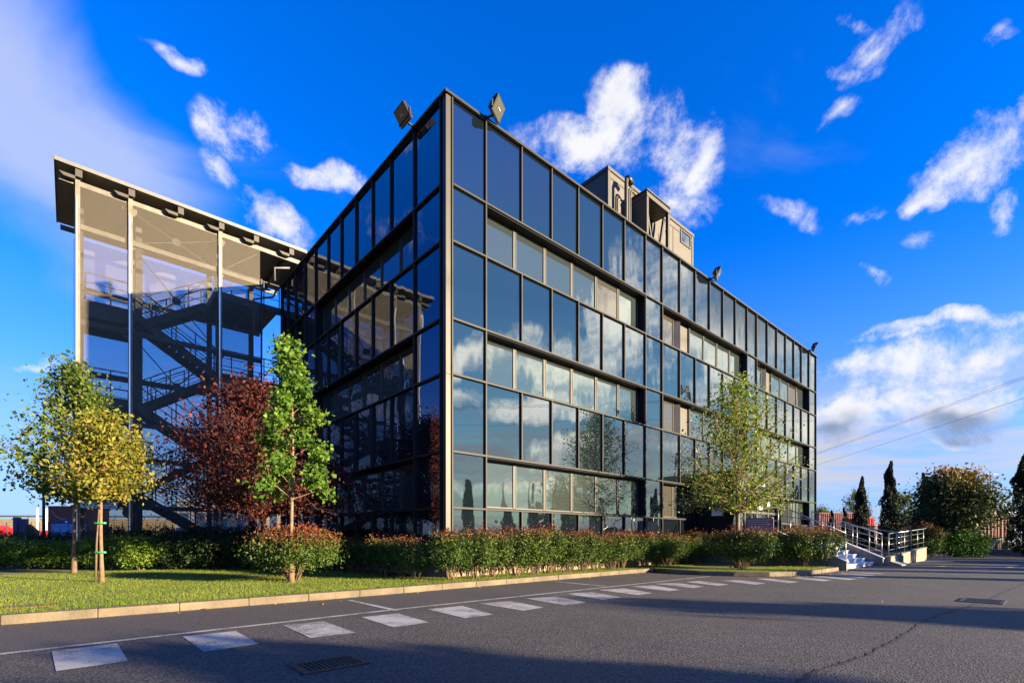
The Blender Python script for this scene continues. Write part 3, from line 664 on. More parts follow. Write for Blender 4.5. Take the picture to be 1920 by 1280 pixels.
# ------------------------------------------------------------------ platform, steps, ramp
PA0, PA1, PD = 13.6, 19.0, 3.35
SA0, SA1 = 13.65, 18.65; NS = 8; TR = .29; RS = FLOOR/NS
ST = thing('entrance_steps', bp(SA0, PD, 0), 'white marble steps climbing to the glazed entrance beside the island tree', 'steps')
st = MB(); tr = MB()
for k in range(NS-1):                                        # k=0 top step
    z = FLOOR-RS*(k+1); d1 = PD+TR*(k+1)
    st.b(SA0, SA1, PD-.1 if k == 0 else PD+TR*k-.02, d1, 0, z-.04); tr.b(SA0, SA1, PD+TR*k-.06, d1+.03, z-.04, z)
obj('riser_block', st, 'marble', ST); obj('tread', tr, 'white', ST, bevel=.006)
pf_ = MB().b(PA0, PA1+1.3, .05, PD, 0, FLOOR-.06); obj('platform', pf_, 'concrete', ST)
obj('platform_slab', MB().b(PA0-.03, PA1+1.33, .04, PD+.02, FLOOR-.06, FLOOR), 'marble', ST)
sd = PD+TR*NS
for a in (SA0-.2, SA1):
    mb = MB(); p = [bp(a, PD, 0), bp(a, sd+.05, 0), bp(a, sd+.05, .30), bp(a, PD, FLOOR+.14)]; mb.prism(p, U*(.18 if a > 16 else .12)); obj('stringer_wall', mb, 'concrete', ST)
    mb = MB(); mb.prism([bp(a-.02, PD-.02, FLOOR+.142), bp(a-.02, sd+.08, .302), bp(a-.02, sd+.08, .345), bp(a-.02, PD-.02, FLOOR+.185)], U*.22); obj('stringer_cap', mb, 'marble', ST)
RW = thing('access_ramp', bp(20.4, PD, 0), 'cream rendered access ramp wall behind the steps', 'ramp')
obj('ramp_wall', MB().prism([bp(20.4, -.05+.5, 0), bp(20.4, 6.1, 0), bp(20.4, 6.1, .42), bp(20.4, .45, FLOOR+.2)], U*.16), 'cream', RW)
obj('ramp_slab', MB().prism([bp(18.9, PD+.05, .0), bp(18.9, 6.3, 0), bp(18.9, 6.3, .05), bp(18.9, PD+.05, FLOOR-.1)], U*1.48), 'concrete', RW)
LW = thing('low_ramp_wall', bp(18.95, 5.95, 0), 'low concrete ramp wall running away right of the steps', 'wall')
obj('wall', MB().prism([bp(18.95, 5.95, 0), bp(26.9, 5.95, 0), bp(26.9, 5.95, .68), bp(18.95, 5.95, .36)], N*-.18), 'cream', LW)
obj('coping', MB().prism([bp(18.92, 5.97, .362), bp(26.93, 5.97, .682), bp(26.93, 5.97, .72), bp(18.92, 5.97, .40)], N*-.22), 'concrete', LW)
def railing(name, path, h, label, npost, bars=3, ends=0, group='steel railings round the entrance'):
    r = thing(name, path[0], label, 'railing', group); rl = MB(); mb = MB()
    top = [Vector(p)+Vector((0, 0, h)) for p in path]
    if ends: top = top+[top[-1]+(top[-1]-top[-2]).normalized()*ends+Vector((0, 0, .02))]
    rl.tube(top, .020, 10); obj('handrail', rl, 'steel', r, smooth=True)
    for k in range(1, bars+1): mb.tube([Vector(p)+Vector((0, 0, h*(k)/(bars+1)+.02)) for p in path], .009, 8)
    obj('rail', mb, 'steel', r, smooth=True)
    L = [0]
    for i in range(len(path)-1): L.append(L[-1]+(Vector(path[i+1])-Vector(path[i])).length)
    for k in range(npost):
        s = L[-1]*k/(npost-1); i = max(j for j in range(len(L)-1) if L[j] <= s+1e-6); f = (s-L[i])/(L[i+1]-L[i]); p = Vector(path[i]).lerp(Vector(path[i+1]), f)
        obj('post', MB().tube([p-Vector((0, 0, .02)), p+Vector((0, 0, h-.02))], .018, 8), 'steel', r, smooth=True)
    return r
a = PA0+.12
railing('railing', [bp(a, .2, FLOOR), bp(a, PD-.05, FLOOR)], 1.12, 'steel railing along the near side of the entrance platform above the hedge', 4)
railing('railing', [bp(SA0-.1, PD+.02, FLOOR+.18), bp(SA0-.1, sd, .34)], 1.02, 'sloping steel handrail down the near side of the marble steps', 3, 1)
railing('railing', [bp(SA1+.1, PD-.4, FLOOR+.14), bp(SA1+.1, sd, .34)], 1.02, 'sloping four bar steel railing on the far side of the marble steps', 7)
railing('railing', [bp(20.48, .5, FLOOR+.2), bp(20.48, 6.0, .44)], .98, 'sloping steel railing on top of the cream ramp wall', 7, 2)
railing('railing', [bp(19.0, 5.86, .40), bp(26.6, 5.86, .71)], .98, 'straight steel railing on the low concrete wall at the end of the ramp', 6, 3, .7)
p = bp(a, .06, FLOOR); r = thing('entry_panel', p, 'small white box on a post at the near end of the platform railing', 'entry panel')
obj('post', MB().b(a-.03, a+.03, .03, .09, FLOOR, FLOOR+1.35), 'steel', r); obj('box', MB().b(a-.05, a+.05, -.0+.0, .22, FLOOR+1.16, FLOOR+1.52), 'white', r, bevel=.01)
p = bp(a-.03, 2.7, FLOOR+.3); r = thing('notice_board', p, 'mauve notice board tied to the near platform railing', 'notice board')
obj('board', MB().b(a-.06, a-.035, 2.05, 3.15, FLOOR+.18, FLOOR+.72), 'purple', r); mb = MB()
for k in range(5): mb.b(a-.063, a-.0605, 2.12, 3.08-.12*(k % 2), FLOOR+.26+k*.09, FLOOR+.28+k*.09)
obj('lettering_lines', mb, 'signwhite', r)

# ------------------------------------------------------------------ floodlights on the parapet
def floodlight(F, s, label, yaw, pitch, ln=.55):
    base = fpt(F, s, ZT+.07, -.02); r = thing('floodlight', base, label, 'floodlight', 'floodlights on the parapet')
    out = (fpt(F, s, 0, 1)-fpt(F, s, 0, 0)); al = fpt(F, s+1, 0, 0)-fpt(F, s, 0, 0); z = Vector((0, 0, 1))
    al2 = (al*math.cos(yaw)+out*math.sin(yaw)); ou2 = (out*math.cos(yaw)-al*math.sin(yaw))
    c = base+ou2*.32+z*.22                                   # centre of the lamp
    mb = MB().bar(base-z*.03, base+z*.06, .12, .12, out); mb.bar(base+z*.03, c-z*.16+ou2*.0-al2*.0, .05, .04, z); mb.bar(c-al2*.29-z*.16, c+al2*.29-z*.16, .04, .03, z)
    for sgn in (-1, 1): mb.bar(c+al2*sgn*.29-z*.16, c+al2*sgn*.29+z*.03, .04, .03, out)
    obj('bracket', mb, 'black', r)
    f = (ou2*math.cos(pitch)-z*math.sin(pitch)); up = (z*math.cos(pitch)+ou2*math.sin(pitch))   # f = the way it shines
    hb = MB(); k = len(hb.v)
    for fo, w, h in ((-.16, .15, .12), (.00, .26, .21), (.10, .275, .225)):
        for sx, sz in ((-1, -1), (1, -1), (1, 1), (-1, 1)): hb.v.append(c+f*fo+al2*(w*sx)+up*(h*sz))
    for q_ in range(2):
        for j in range(4): j2 = (j+1) % 4; hb.f.append((k+q_*4+j, k+q_*4+j2, k+q_*4+4+j2, k+q_*4+4+j))
    hb.f.append((k+3, k+2, k+1, k)); 
    rim = .03
    hb.v += [c+f*.10+al2*((.275-rim)*sx)+up*((.225-rim)*sz) for sx, sz in ((-1, -1), (1, -1), (1, 1), (-1, 1))]
    for j in range(4): j2 = (j+1) % 4; hb.f.append((k+8+j, k+8+j2, k+12+j2, k+12+j))
    obj('housing', hb, 'black', r, bevel=.008)
    obj('lens', MB().prism([c+f*.092+al2*(.245*sx)+up*(.195*sz) for sx, sz in ((-1, -1), (1, -1), (1, 1), (-1, 1))], f*.012), 'lens', r)
    obj('bulb', MB().tube([c+f*.108-al2*.07, c+f*.108+al2*.07], .016, 8), 'white', r)
    return r
floodlight('L', bL(776), 'floodlight on the shaded facade just left of the front corner', 0, R(38))
floodlight('R', aR(911.5), 'floodlight above the sunlit facade next to the front corner', -.5, R(28))
floodlight('R', aR(1331), 'floodlight halfway along the parapet of the sunlit facade', -.4, R(28))
floodlight('R', aR(1517), 'floodlight at the far right end of the parapet', -.4, R(28))

# ================================================================== STAIR TOWER
TB = 13.5                                                   # its screen plane behind the building's front
TW = thing('stair_tower', bp(-7.3, -TB, 0), 'steel escape stair tower behind wire mesh screens under a flat roof', 'stair tower')
RT = 14.93; RA0, RA1 = -7.9, .95; RF, RBk = -13.2, -18.0
obj('roof', MB().b(RA0, RA1, RBk, RF, RT-.10, RT-.04), 'soffit', TW)
mb = MB().b(RA0-.02, RA1+.02, RF, RF+.03, RT-.14, RT+.0).b(RA0-.03, RA0, RBk, RF, RT-.14, RT).b(RA1, RA1+.03, RBk, RF, RT-.3, RT+.02).b(RA0, RA1, RBk, RF, RT-.04, RT-.01)
obj('roof_edge', mb, 'roofedge', TW)
posts = [-7.28, -5.72, -2.62, -.95]; brk = [-7.25, -5.69, -4.08, -2.60, -1.22, .3]
for a in brk:
    obj('roof_bracket', MB().b(a-.10, a+.10, -17.6, -13.24, RT-.42, RT-.10).prism([bp(a-.10, -13.26, RT-.42), bp(a-.55, -13.26, RT-.42), bp(a-.42, -13.26, RT-.54), bp(a-.10, -13.26, RT-.54)], N*-.2), 'panel_frame', TW)  # darker bracket colour carries the shade under the roof overhang
obj('purlin', MB().b(RA0+.1, RA1-.1, -13.62, -13.50, RT-.62, RT-.44).b(RA0+.1, RA1-.1, -17.5, -17.38, RT-.62, RT-.44), 'galv', TW)
for k, a in enumerate(posts[:3]):
    po = obj('post', MB().b(a-.07, a+.07, -TB-.02, -TB+.10, 0, RT-.43), 'galv', TW)
    obj('trim_strip', MB().b(a-.02-.03, a+.02-.03, -TB+.10, -TB+.125, 0, RT-1.1), 'bright', po)
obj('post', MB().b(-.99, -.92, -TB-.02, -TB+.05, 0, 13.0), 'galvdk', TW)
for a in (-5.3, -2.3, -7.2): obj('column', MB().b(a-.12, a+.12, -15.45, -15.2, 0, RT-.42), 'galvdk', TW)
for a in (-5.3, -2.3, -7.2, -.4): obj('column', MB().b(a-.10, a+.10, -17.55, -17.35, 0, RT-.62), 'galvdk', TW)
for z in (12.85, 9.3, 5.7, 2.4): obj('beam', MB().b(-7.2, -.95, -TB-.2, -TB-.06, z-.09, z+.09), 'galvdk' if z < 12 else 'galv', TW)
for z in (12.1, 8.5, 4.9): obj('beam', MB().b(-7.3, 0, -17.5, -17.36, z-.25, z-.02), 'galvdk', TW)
def screen(mb, pts, uvs): mb.poly(pts); mb.uv = (mb.uv or [])+uvs
for a0, a1 in zip(posts[:-1], posts[1:]):
    top = RT-.63; mb = MB(); h = top-.4
    mb.poly([bp(a0+.07, -TB+.03, .4), bp(a1-.07, -TB+.03, .4), bp(a1-.07, -TB+.03, top), bp(a0+.07, -TB+.03, top)]); w = a1-a0; q_ = 1.5; mb.uv = [(a0*q_, 0), (a1*q_, 0), (a1*q_, h*q_), (a0*q_, h*q_)]
    obj('mesh_screen', mb, 'mesh', TW)
mb = MB(); mb.poly([bp(-7.35, -17.6, .4), bp(-.4, -17.6, .4), bp(-.4, -17.6, 14.2), bp(-7.35, -17.6, 14.2)]); mb.uv = [(0, 0), (21, 0), (21, 42), (0, 42)]; obj('rear_mesh_screen', mb, 'mesh', TW)
mb = MB(); mb.poly([bp(-7.38, -17.5, .4), bp(-7.38, -13.5, .4), bp(-7.38, -13.5, 14.2), bp(-7.38, -17.5, 14.2)]); mb.uv = [(0, 0), (12, 0), (12, 42), (0, 42)]; obj('side_mesh_screen', mb, 'mesh', TW)
# landings and flights
def rail_mb(mb, p, q, h=1.05, n=4):
    p = Vector(p); q = Vector(q); z = Vector((0, 0, 1))
    for k in (1, .66, .33): mb.bar(p+z*h*k, q+z*h*k, .04 if k == 1 else .025, .04 if k == 1 else .025)
    for k in range(n+1): w = p.lerp(q, k/n); mb.bar(w, w+z*h, .04, .04, U)
LA, RAa = -5.55, -2.75
for k, zf in enumerate((4.9, 8.5, 12.1)):
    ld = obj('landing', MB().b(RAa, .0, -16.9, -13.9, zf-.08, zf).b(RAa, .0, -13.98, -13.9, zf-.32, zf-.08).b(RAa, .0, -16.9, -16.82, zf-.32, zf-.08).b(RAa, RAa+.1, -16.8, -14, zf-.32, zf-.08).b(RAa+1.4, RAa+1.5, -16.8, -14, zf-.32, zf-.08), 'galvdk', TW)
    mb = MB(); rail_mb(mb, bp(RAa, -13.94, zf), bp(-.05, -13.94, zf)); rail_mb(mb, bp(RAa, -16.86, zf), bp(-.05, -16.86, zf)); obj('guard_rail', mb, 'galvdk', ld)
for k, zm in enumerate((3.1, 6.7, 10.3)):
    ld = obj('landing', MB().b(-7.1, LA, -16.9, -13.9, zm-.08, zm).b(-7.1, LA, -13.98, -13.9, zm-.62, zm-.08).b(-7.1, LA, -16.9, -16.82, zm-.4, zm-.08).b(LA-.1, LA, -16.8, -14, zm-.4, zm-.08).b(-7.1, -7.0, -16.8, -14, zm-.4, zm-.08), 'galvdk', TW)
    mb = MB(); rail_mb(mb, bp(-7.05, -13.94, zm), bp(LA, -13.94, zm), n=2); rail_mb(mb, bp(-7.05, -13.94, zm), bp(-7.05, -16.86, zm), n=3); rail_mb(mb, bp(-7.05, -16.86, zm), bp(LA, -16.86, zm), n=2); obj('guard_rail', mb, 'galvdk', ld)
def flight(p, q, d0, d1, n=10):                               # (a, z) to (a, z)
    mb = MB()
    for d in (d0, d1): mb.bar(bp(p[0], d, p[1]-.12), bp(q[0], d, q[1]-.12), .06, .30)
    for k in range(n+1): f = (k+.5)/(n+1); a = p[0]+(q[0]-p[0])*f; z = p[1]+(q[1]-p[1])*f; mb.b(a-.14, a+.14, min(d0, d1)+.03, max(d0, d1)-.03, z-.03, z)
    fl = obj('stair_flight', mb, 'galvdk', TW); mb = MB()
    for d in (d0, d1): rail_mb(mb, bp(p[0], d, p[1]), bp(q[0], d, q[1]), n=4)
    obj('handrail', mb, 'galvdk', fl)
for zf, zm in ((4.9, 3.1), (8.5, 6.7), (12.1, 10.3)):
    flight((LA, zm), (RAa, zf), -16.8, -15.6)
    flight((LA, zm), (RAa, zf-3.6 if zf > 5 else 1.3), -15.15, -13.98)
mb = MB().b(-2.75, 0, -16.9, -13.9, 1.0, 1.3); obj('base_slab', mb, 'concrete', TW)
# tie rods with round gussets
nodes = [(-5.72, RT-.75), (-2.62, RT-.75), (-5.72, 12.85), (-2.62, 12.85), (-5.72, 9.3), (-2.62, 9.3), (-5.72, 5.7), (-2.62, 5.7), (-5.72, 2.2), (-2.62, 2.2)]
mb = MB()
for i in range(0, 8, 2):
    p, q, r_, s = nodes[i], nodes[i+1], nodes[i+2], nodes[i+3]; mb.tube([bp(p[0], -13.72, p[1]), bp(s[0], -13.72, s[1])], .022, 6); mb.tube([bp(q[0], -13.74, q[1]), bp(r_[0], -13.74, r_[1])], .022, 6)
    mb.tube([bp((p[0]+s[0])/2, -13.71, (p[1]+s[1])/2), bp((p[0]+s[0])/2, -13.76, (p[1]+s[1])/2)], .16, 12)
mb.tube([bp(-2.62, -13.72, 12.85), bp(-1.1, -13.72, RT-.75)], .022, 6); obj('tie_rod', mb, 'galvdk', TW)
mb = MB()
for a, z in nodes: mb.tube([bp(a, -13.69, z), bp(a, -13.77, z)], .24, 14)
obj('gusset_plate', mb, 'galv', TW)
# downpipes between tower and building
mb = MB().tube([bp(.25, -13.35, 13.9), bp(-.35, -13.6, 13.8), bp(-.35, -13.6, 13.2)], .05, 8).tube([bp(-.2, -13.9, 12.9), bp(-.3, -14.0, 12.6), bp(-1.1, -14.2, 12.3), bp(-1.1, -14.2, 10.9)], .05, 8)
obj('downpipe', mb, 'roofedge', TW, smooth=True)
# direction sign hung on the screen
s0 = on_plane(151, -TB+.2); s1 = on_plane(220, -TB+.2); Ys = bp(s0, -TB+.2).y; zt = EYE+(HY-937.5)*Ys/FP; zb_ = zt-.27
SG = thing('direction_sign', bp(s0, -TB+.16, zb_), 'white direction sign with a black arrow hung on the stair tower screen', 'sign')
obj('board', MB().b(s0, s1, -TB+.14, -TB+.17, zb_, zt), 'signwhite', SG)
def T(a, z): return bp(s0+a*(s1-s0), -TB+.172, zb_+z*(zt-zb_))
ar = MB(); ar.prism([T(.03,.5), T(.12,.86), T(.16,.86), T(.09,.57), T(.21,.57), T(.21,.43), T(.09,.43), T(.16,.12), T(.12,.12)], N*.002); obj('arrow', ar, 'ink', SG)
ar = MB(); ar.prism([T(.235,.06), T(.24,.06), T(.24,.94), T(.235,.94)], N*.002); ar.prism([T(.43,.06), T(.435,.06), T(.435,.94), T(.43,.94)], N*.002)
ar.prism([T(.285,.8), T(.305,.8), T(.305,.9), T(.285,.9)], N*.002); ar.prism([T(.28,.42), T(.31,.42), T(.315,.76), T(.28,.76)], N*.002); ar.prism([T(.265,.12), T(.28,.12), T(.305,.42), T(.285,.42)], N*.002); ar.prism([T(.31,.12), T(.322,.12), T(.305,.42), T(.29,.42)], N*.002); ar.prism([T(.35,.12), T(.40,.12), T(.40,.3), T(.36,.3)], N*.002)
obj('walking_figure', ar, 'ink', SG)
def text(body, loc, size, xdir, normal, m, parent, name='lettering', align='LEFT', ext=.001):
    cu = bpy.data.curves.new(name, 'FONT'); cu.body = body; cu.size = size; cu.extrude = ext; cu.align_x = align
    to = bpy.data.objects.new(name, cu); COL.objects.link(to); dg = bpy.context.evaluated_depsgraph_get()
    me = bpy.data.meshes.new_from_object(to.evaluated_get(dg)); bpy.data.objects.remove(to)
    x = Vector(xdir).normalized(); z = Vector(normal).normalized(); y = z.cross(x); Rm = Matrix((x, y, z)).transposed().to_4x4(); me.transform(Rm); me.transform(Matrix.Translation(Vector(loc)-wl(parent)))
    me.materials.clear(); me.materials.append(M[m]); o = bpy.data.objects.new(name, me); COL.objects.link(o); o.parent = parent; return o
text('Ricevimento/', T(.46, .57), .105, U, N, 'ink', SG); text('e spedizione', T(.46, .14), .105, U, N, 'ink', SG)

# ================================================================== VEGETATION
def tree(name, base, label, height, fork, env, nb, lpb, lsize, lm, bark='bark', r0=.06, seed=1, rise=.8, sig=.2, group=None, lean=(0, 0), tone_top=None, cat='tree', droop=0, tipz=None, multi=1, wob=.06, lasp=.62, trunktop=.97, along=.55):
    g = np.random.default_rng(seed); rnd = random.Random(seed)
    r = thing(name, base, label, cat, group); b = Vector(base); H = height
    tk = MB(); pts = []
    for i in range(9):
        f = i/8; z = f*H*trunktop; pts.append(b+Vector((lean[0]*f+wob*math.sin(f*5+seed)*f, lean[1]*f+wob*math.cos(f*4+seed)*f, z-.05 if i == 0 else z)))
    def tp(z): f = max(0, min(1, z/(H*trunktop)))*8; i = min(7, int(f)); return pts[i].lerp(pts[i+1], f-i)
    tk.tube(pts, [r0*1.35]+[r0*(1-.88*(i/8)**.9) for i in range(1, 9)], 10)
    obj('trunk', tk, bark, r, smooth=True)
    br = MB(); P = []; TN = []; TP = []
    for i in range(nb):
        t = (i+.5)/nb; t = min(.999, max(0.0, t+rnd.uniform(-.5, .5)/nb*2)); z = fork+(H-fork)*t
        R_ = env(t); u = rnd.random()**.45; th = i*2.39996+rnd.uniform(-.5, .5); rad = R_*u
        tip = tp(z)+Vector((math.cos(th)*rad, math.sin(th)*rad, 0))
        az = max(fork*.92, z-rise*rad-rnd.uniform(0, .15)); at_ = tp(az); tip.z = b.z+z-droop*rad
        mid = at_.lerp(tip, .5)+Vector((rnd.uniform(-.1, .1)*rad, rnd.uniform(-.1, .1)*rad, (.10+droop*.5)*rad))
        rb = max(.006, r0*.30*(1-t*.6)*(rad/(R_+.01))); br.tube([at_, mid, tip], [rb, rb*.65, rb*.25], 5, cap=False)
        n = max(8, int(lpb*(.55+.7*rnd.random())*(.5+.6*rad/(max(.3, R_))))); s = g.random(n)
        pc = np.array([at_.lerp(mid, 2*q) if q < .5 else mid.lerp(tip, 2*q-1) for q in (1-along*s**.8)]); off = g.normal(size=(n, 3))*sig*(.45+.55*(1-s))[:, None]
        P.append(pc+off-np.array(b)); base_t = rnd.uniform(.2, .75); TN.append(base_t+g.normal(size=n)*.2)
        for k in range(3):
            e = Vector(P[-1][rnd.randrange(n)])+b; m2 = mid.lerp(tip, rnd.uniform(.2, .9)); br.tube([m2, e], [rb*.4, rb*.15], 4, cap=False)
    P = np.concatenate(P); TN = np.concatenate(TN); 
    if br.v: obj('branches', br, bark, r, smooth=True)
    tip = None
    if tipz is not None: zz = P[:, 2]/H; tip = ((zz-tipz[0])/(tipz[1]-tipz[0])+g.normal(size=len(P))*.25).clip(0, 1)
    leaf_obj('crown', P, lsize, lm, r, g, TN, tip, asp=lasp, up=-.3 if droop else .25)
    return r
def stake(base, h, label, off, ties):
    r = thing('tree_stake', Vector(base)+Vector(off), label, 'stake'); p = Vector(base)+Vector(off)
    obj('pole', MB().tube([p-Vector((0, 0, .03)), p+Vector((.02, 0, h*.5)), p+Vector((-off[0]*.4+.03, -off[1]*.4, h))], .024, 8), 'twig', r, smooth=True)
    for z in ties:
        c = Vector(base)+Vector((off[0]*.3, off[1]*.3, z)); w = abs(off[0])*.5+.075
        mb = MB(); pts = [c+Vector((math.cos(t*math.pi/6)*w, math.sin(t*math.pi/6)*.075, 0)) for t in range(12)]
        for a_ in range(12): mb.box(pts[a_]-Vector((0, 0, .02)), pts[(a_+1) % 12]-pts[a_], (0, 0, .04), Vector((pts[a_]-c).normalized()*.004))
        obj('tie', mb, 'tape', r)
ball = lambda R_, a=.0: (lambda t: R_*math.sqrt(max(.04, 1-((t-.5-a)/.56)**2)))
gz = .115
t1 = gnd(191, 1091, gz); tree('lollipop_tree', t1, 'small staked tree with yellowish green rounded crown, nearest on the lawn', 3.95, 2.15, lambda t: 1.15*math.sqrt(max(.03, 1-((t-.38)/.66)**2)), 105, 110, .092, 'l_yellow', r0=.048, seed=3, rise=.40, sig=.18, droop=.06, lasp=.5)
stake(t1, 1.75, 'wooden stake tied with green tape to the yellowish tree', (-.13, -.02, 0), (1.42, .72))
t2 = gnd(139, 1074, gz); tree('young_maple_tree', t2, 'taller green maple standing behind the yellowish tree at the far left', 6.3, 2.3, lambda t: 2.05*(1-t)**.55*min(1, .45+t*2.2)+.12, 84, 130, .10, 'l_green', r0=.06, seed=11, rise=.9, sig=.24, lasp=.8)
t4 = gnd(546, 1092, gz); tree('green_maple_tree', t4, 'slender bright green maple rising out of the round red tipped bush', 5.75, 2.15, lambda t: 1.22*(1-t)**.85*min(1, .75+t*1.5)+.10, 52, 200, .085, 'l_maple', r0=.055, seed=5, rise=.45, sig=.125, lasp=.85, along=.38, droop=.12)
t3 = at(505, 1075, 15.3); t3.z = gz; tree('plum_tree', t3, 'dark red leaved plum tree in front of the stair tower', 5.7, 1.85, lambda t: 3.7*(1-t)**.55*min(1, .7+t*1.6)+.2, 250, 150, .10, 'l_plum', bark='barkdk', r0=.10, seed=8, rise=.62, sig=.32, lasp=.55, lean=(-.55, .1))
t5 = at(1383, 1060, 17.8); t5.z = gz; tree('island_tree', t5, 'sparse spring green tree with a straight trunk in front of the entrance', 6.75, 2.1, lambda t: 3.0*(1-t)**.46*min(1, .8+t)+.1, 150, 84, .088, 'l_linden', bark='bark', r0=.10, seed=21, rise=.72, sig=.22, lasp=.6, along=.75)
stake(t5, 1.9, 'thin wooden stake beside the trunk of the tree at the entrance', (-.25, 0, 0), ())

def shrub(name, base, label, w, h, lm, n, ls, seed, z0=.3, stems=9, tipb=None, group=None, cat='shrub', flat=.75, dep=None):
    g = np.random.default_rng(seed); rnd = random.Random(seed); r = thing(name, base, label, cat, group); dep = dep or w
    hc = (h-z0)/2; cz = z0+hc; ncl = max(12, n//70); P = []; TN = []
    for i in range(ncl):
        v = g.normal(size=3); v /= np.linalg.norm(v)+1e-9
        q = np.sign(v)*np.abs(v)**flat; q /= max(1.0, np.linalg.norm(q)**.3); rr = .62+.34*g.random()
        c = np.array([q[0]*w/2*rr, q[1]*dep/2*rr, q[2]*hc*rr+cz]); m = n//ncl
        P.append(c+g.normal(size=(m, 3))*np.array([w, dep, h])*.075); TN.append(rnd.uniform(.2, .8)+g.normal(size=m)*.18)
    m = n//3; v = g.normal(size=(m, 3)); v /= np.linalg.norm(v, axis=1)[:, None]; v = np.sign(v)*np.abs(v)**flat
    P.append(v*np.array([w/2, dep/2, hc])*(.5+.35*g.random((m, 1)))+np.array([0, 0, cz])); TN.append(.45+g.normal(size=m)*.22)
    P = np.concatenate(P); TN = np.concatenate(TN); ok = P[:, 2] > z0*.55; P = P[ok]; TN = TN[ok]; tip = None
    if tipb is not None: zz = P[:, 2]/h; tip = ((zz-tipb[0])/(tipb[1]-tipb[0])+g.normal(size=len(P))*.28).clip(0, 1)
    if stems:
        mb = MB(); b = Vector(base)
        for k in range(stems):
            th = rnd.uniform(0, 6.28); q = rnd.uniform(.15, .5); e = Vector((math.cos(th)*w/2*q*1.5, math.sin(th)*dep/2*q*1.5, cz)); s = Vector((math.cos(th)*.10*q*2, math.sin(th)*.10*q*2, -.03))
            mb.tube([b+s, b+s.lerp(e, .5)+Vector((rnd.uniform(-.04, .04), rnd.uniform(-.04, .04), .03)), b+e], [rnd.uniform(.010, .018), .010, .005], 5, cap=False)
        obj('stems', mb, 'twig', r)
    leaf_obj('foliage', P, ls, lm, r, g, TN, tip, asp=.5, up=.3)
    return r
def place(src, p, rz, sc, label, group=None, zs=1.0):
    c = copy_tree(src); c.location = Vector(p); c.rotation_euler = (0, 0, rz); c.scale = (sc, sc, sc*zs); c['label'] = label
    if group: c['group'] = group
    return c
# round bush at the foot of the bright maple
shrub('photinia_bush', gnd(541, 1090, gz)+Vector((.02, .25, 0)), 'round red tipped bush with bare stems at the foot of the bright green maple', 2.1, 1.30, 'l_photinia', 12500, .062, 31, z0=.34, stems=34, tipb=(.62, 1.0))
# hedge of single shrubs along the sunlit facade
hs_ = [shrub('photinia_shrub', (0, 0, 0), '', 1.12, 1.36, 'l_photinia', 4600, .056, 40+k, z0=.32, stems=12, tipb=(.80, 1.06), group='red tipped shrubs along the front of the building') for k in range(3)]
def putshrubs(lst, protos, group, labels, first_used):
    for i, (p, w) in enumerate(lst):
        k = i % len(protos); lab = labels(i)
        if not first_used[k]: o = protos[k]; o.location = Vector(p); o.rotation_euler = (0, 0, random.uniform(0, 6.28)); o.scale = (w, w, w*random.uniform(.86, .94)); o['label'] = lab; first_used[k] = True
        else: place(protos[k], p, random.uniform(0, 6.28), w, lab, group, random.uniform(.80, .94))
fh = [bp(-.35+.72*i, .72+random.uniform(-.08, .08), gz-.01) for i in range(19)]
lab = lambda i: ORD[i]+' red tipped shrub from the corner in the row under the sunlit facade'
putshrubs([(p, random.uniform(.98, 1.12)) for p in fh], hs_, 'red tipped shrubs along the front of the building', lab, [False]*3)
# along the shaded facade
gp = 'shrubs along the shaded facade'
used = [True]*3; pts = [bp(-.75-random.uniform(0, .12), -.2-.8*i, gz-.01) for i in range(15)]
for i, p in enumerate(pts): place(hs_[i % 3], p, random.uniform(0, 6.28), random.uniform(.82, .96), ORD[i]+' shaded shrub from the corner in the row under the dark side facade', gp, .86)
# shrubs in front of the entrance platform
gp = 'shrubs in front of the entrance platform'
for i in range(4): place(hs_[i % 3], bp(14.0+random.uniform(-.1, .1), 1.1+.8*i, gz-.01) if i < 2 else bp(13.75, .9+.75*i, gz-.01), random.uniform(0, 6.28), random.uniform(.98, 1.05), ORD[i]+' shrub out from the facade before the side wall of the entrance platform', gp)
p = at(1393, 1062, 17.2); p.z = gz; q_ = shrub('photinia_bush', p, 'wide red tipped bush at the foot of the tree by the entrance', 2.0, 1.42, 'l_photinia', 9500, .062, 37, z0=.30, stems=26, tipb=(.74, 1.05))
for i, (x, Y) in enumerate(((1508, 18.5), (1548, 18.45), (1472, 18.9))):
    p = at(x, 1060, Y); p.z = gz; place(hs_[(i+1) % 3], p, 2.0*i, 1.05, ('red tipped shrub second from the foot of the marble steps', 'red tipped shrub right beside the foot of the marble steps', 'red tipped shrub third from the foot of the marble steps')[i], 'bushes on the kerbed island', .95)
for i in range(9): place(hs_[i % 3], bp(21.6+.85*i, 1.0, .1), i*1.3, 1.12, ORD[i]+' shrub after the porch in the row beyond the ramp wall', 'shrubs beyond the ramp', 1.1)
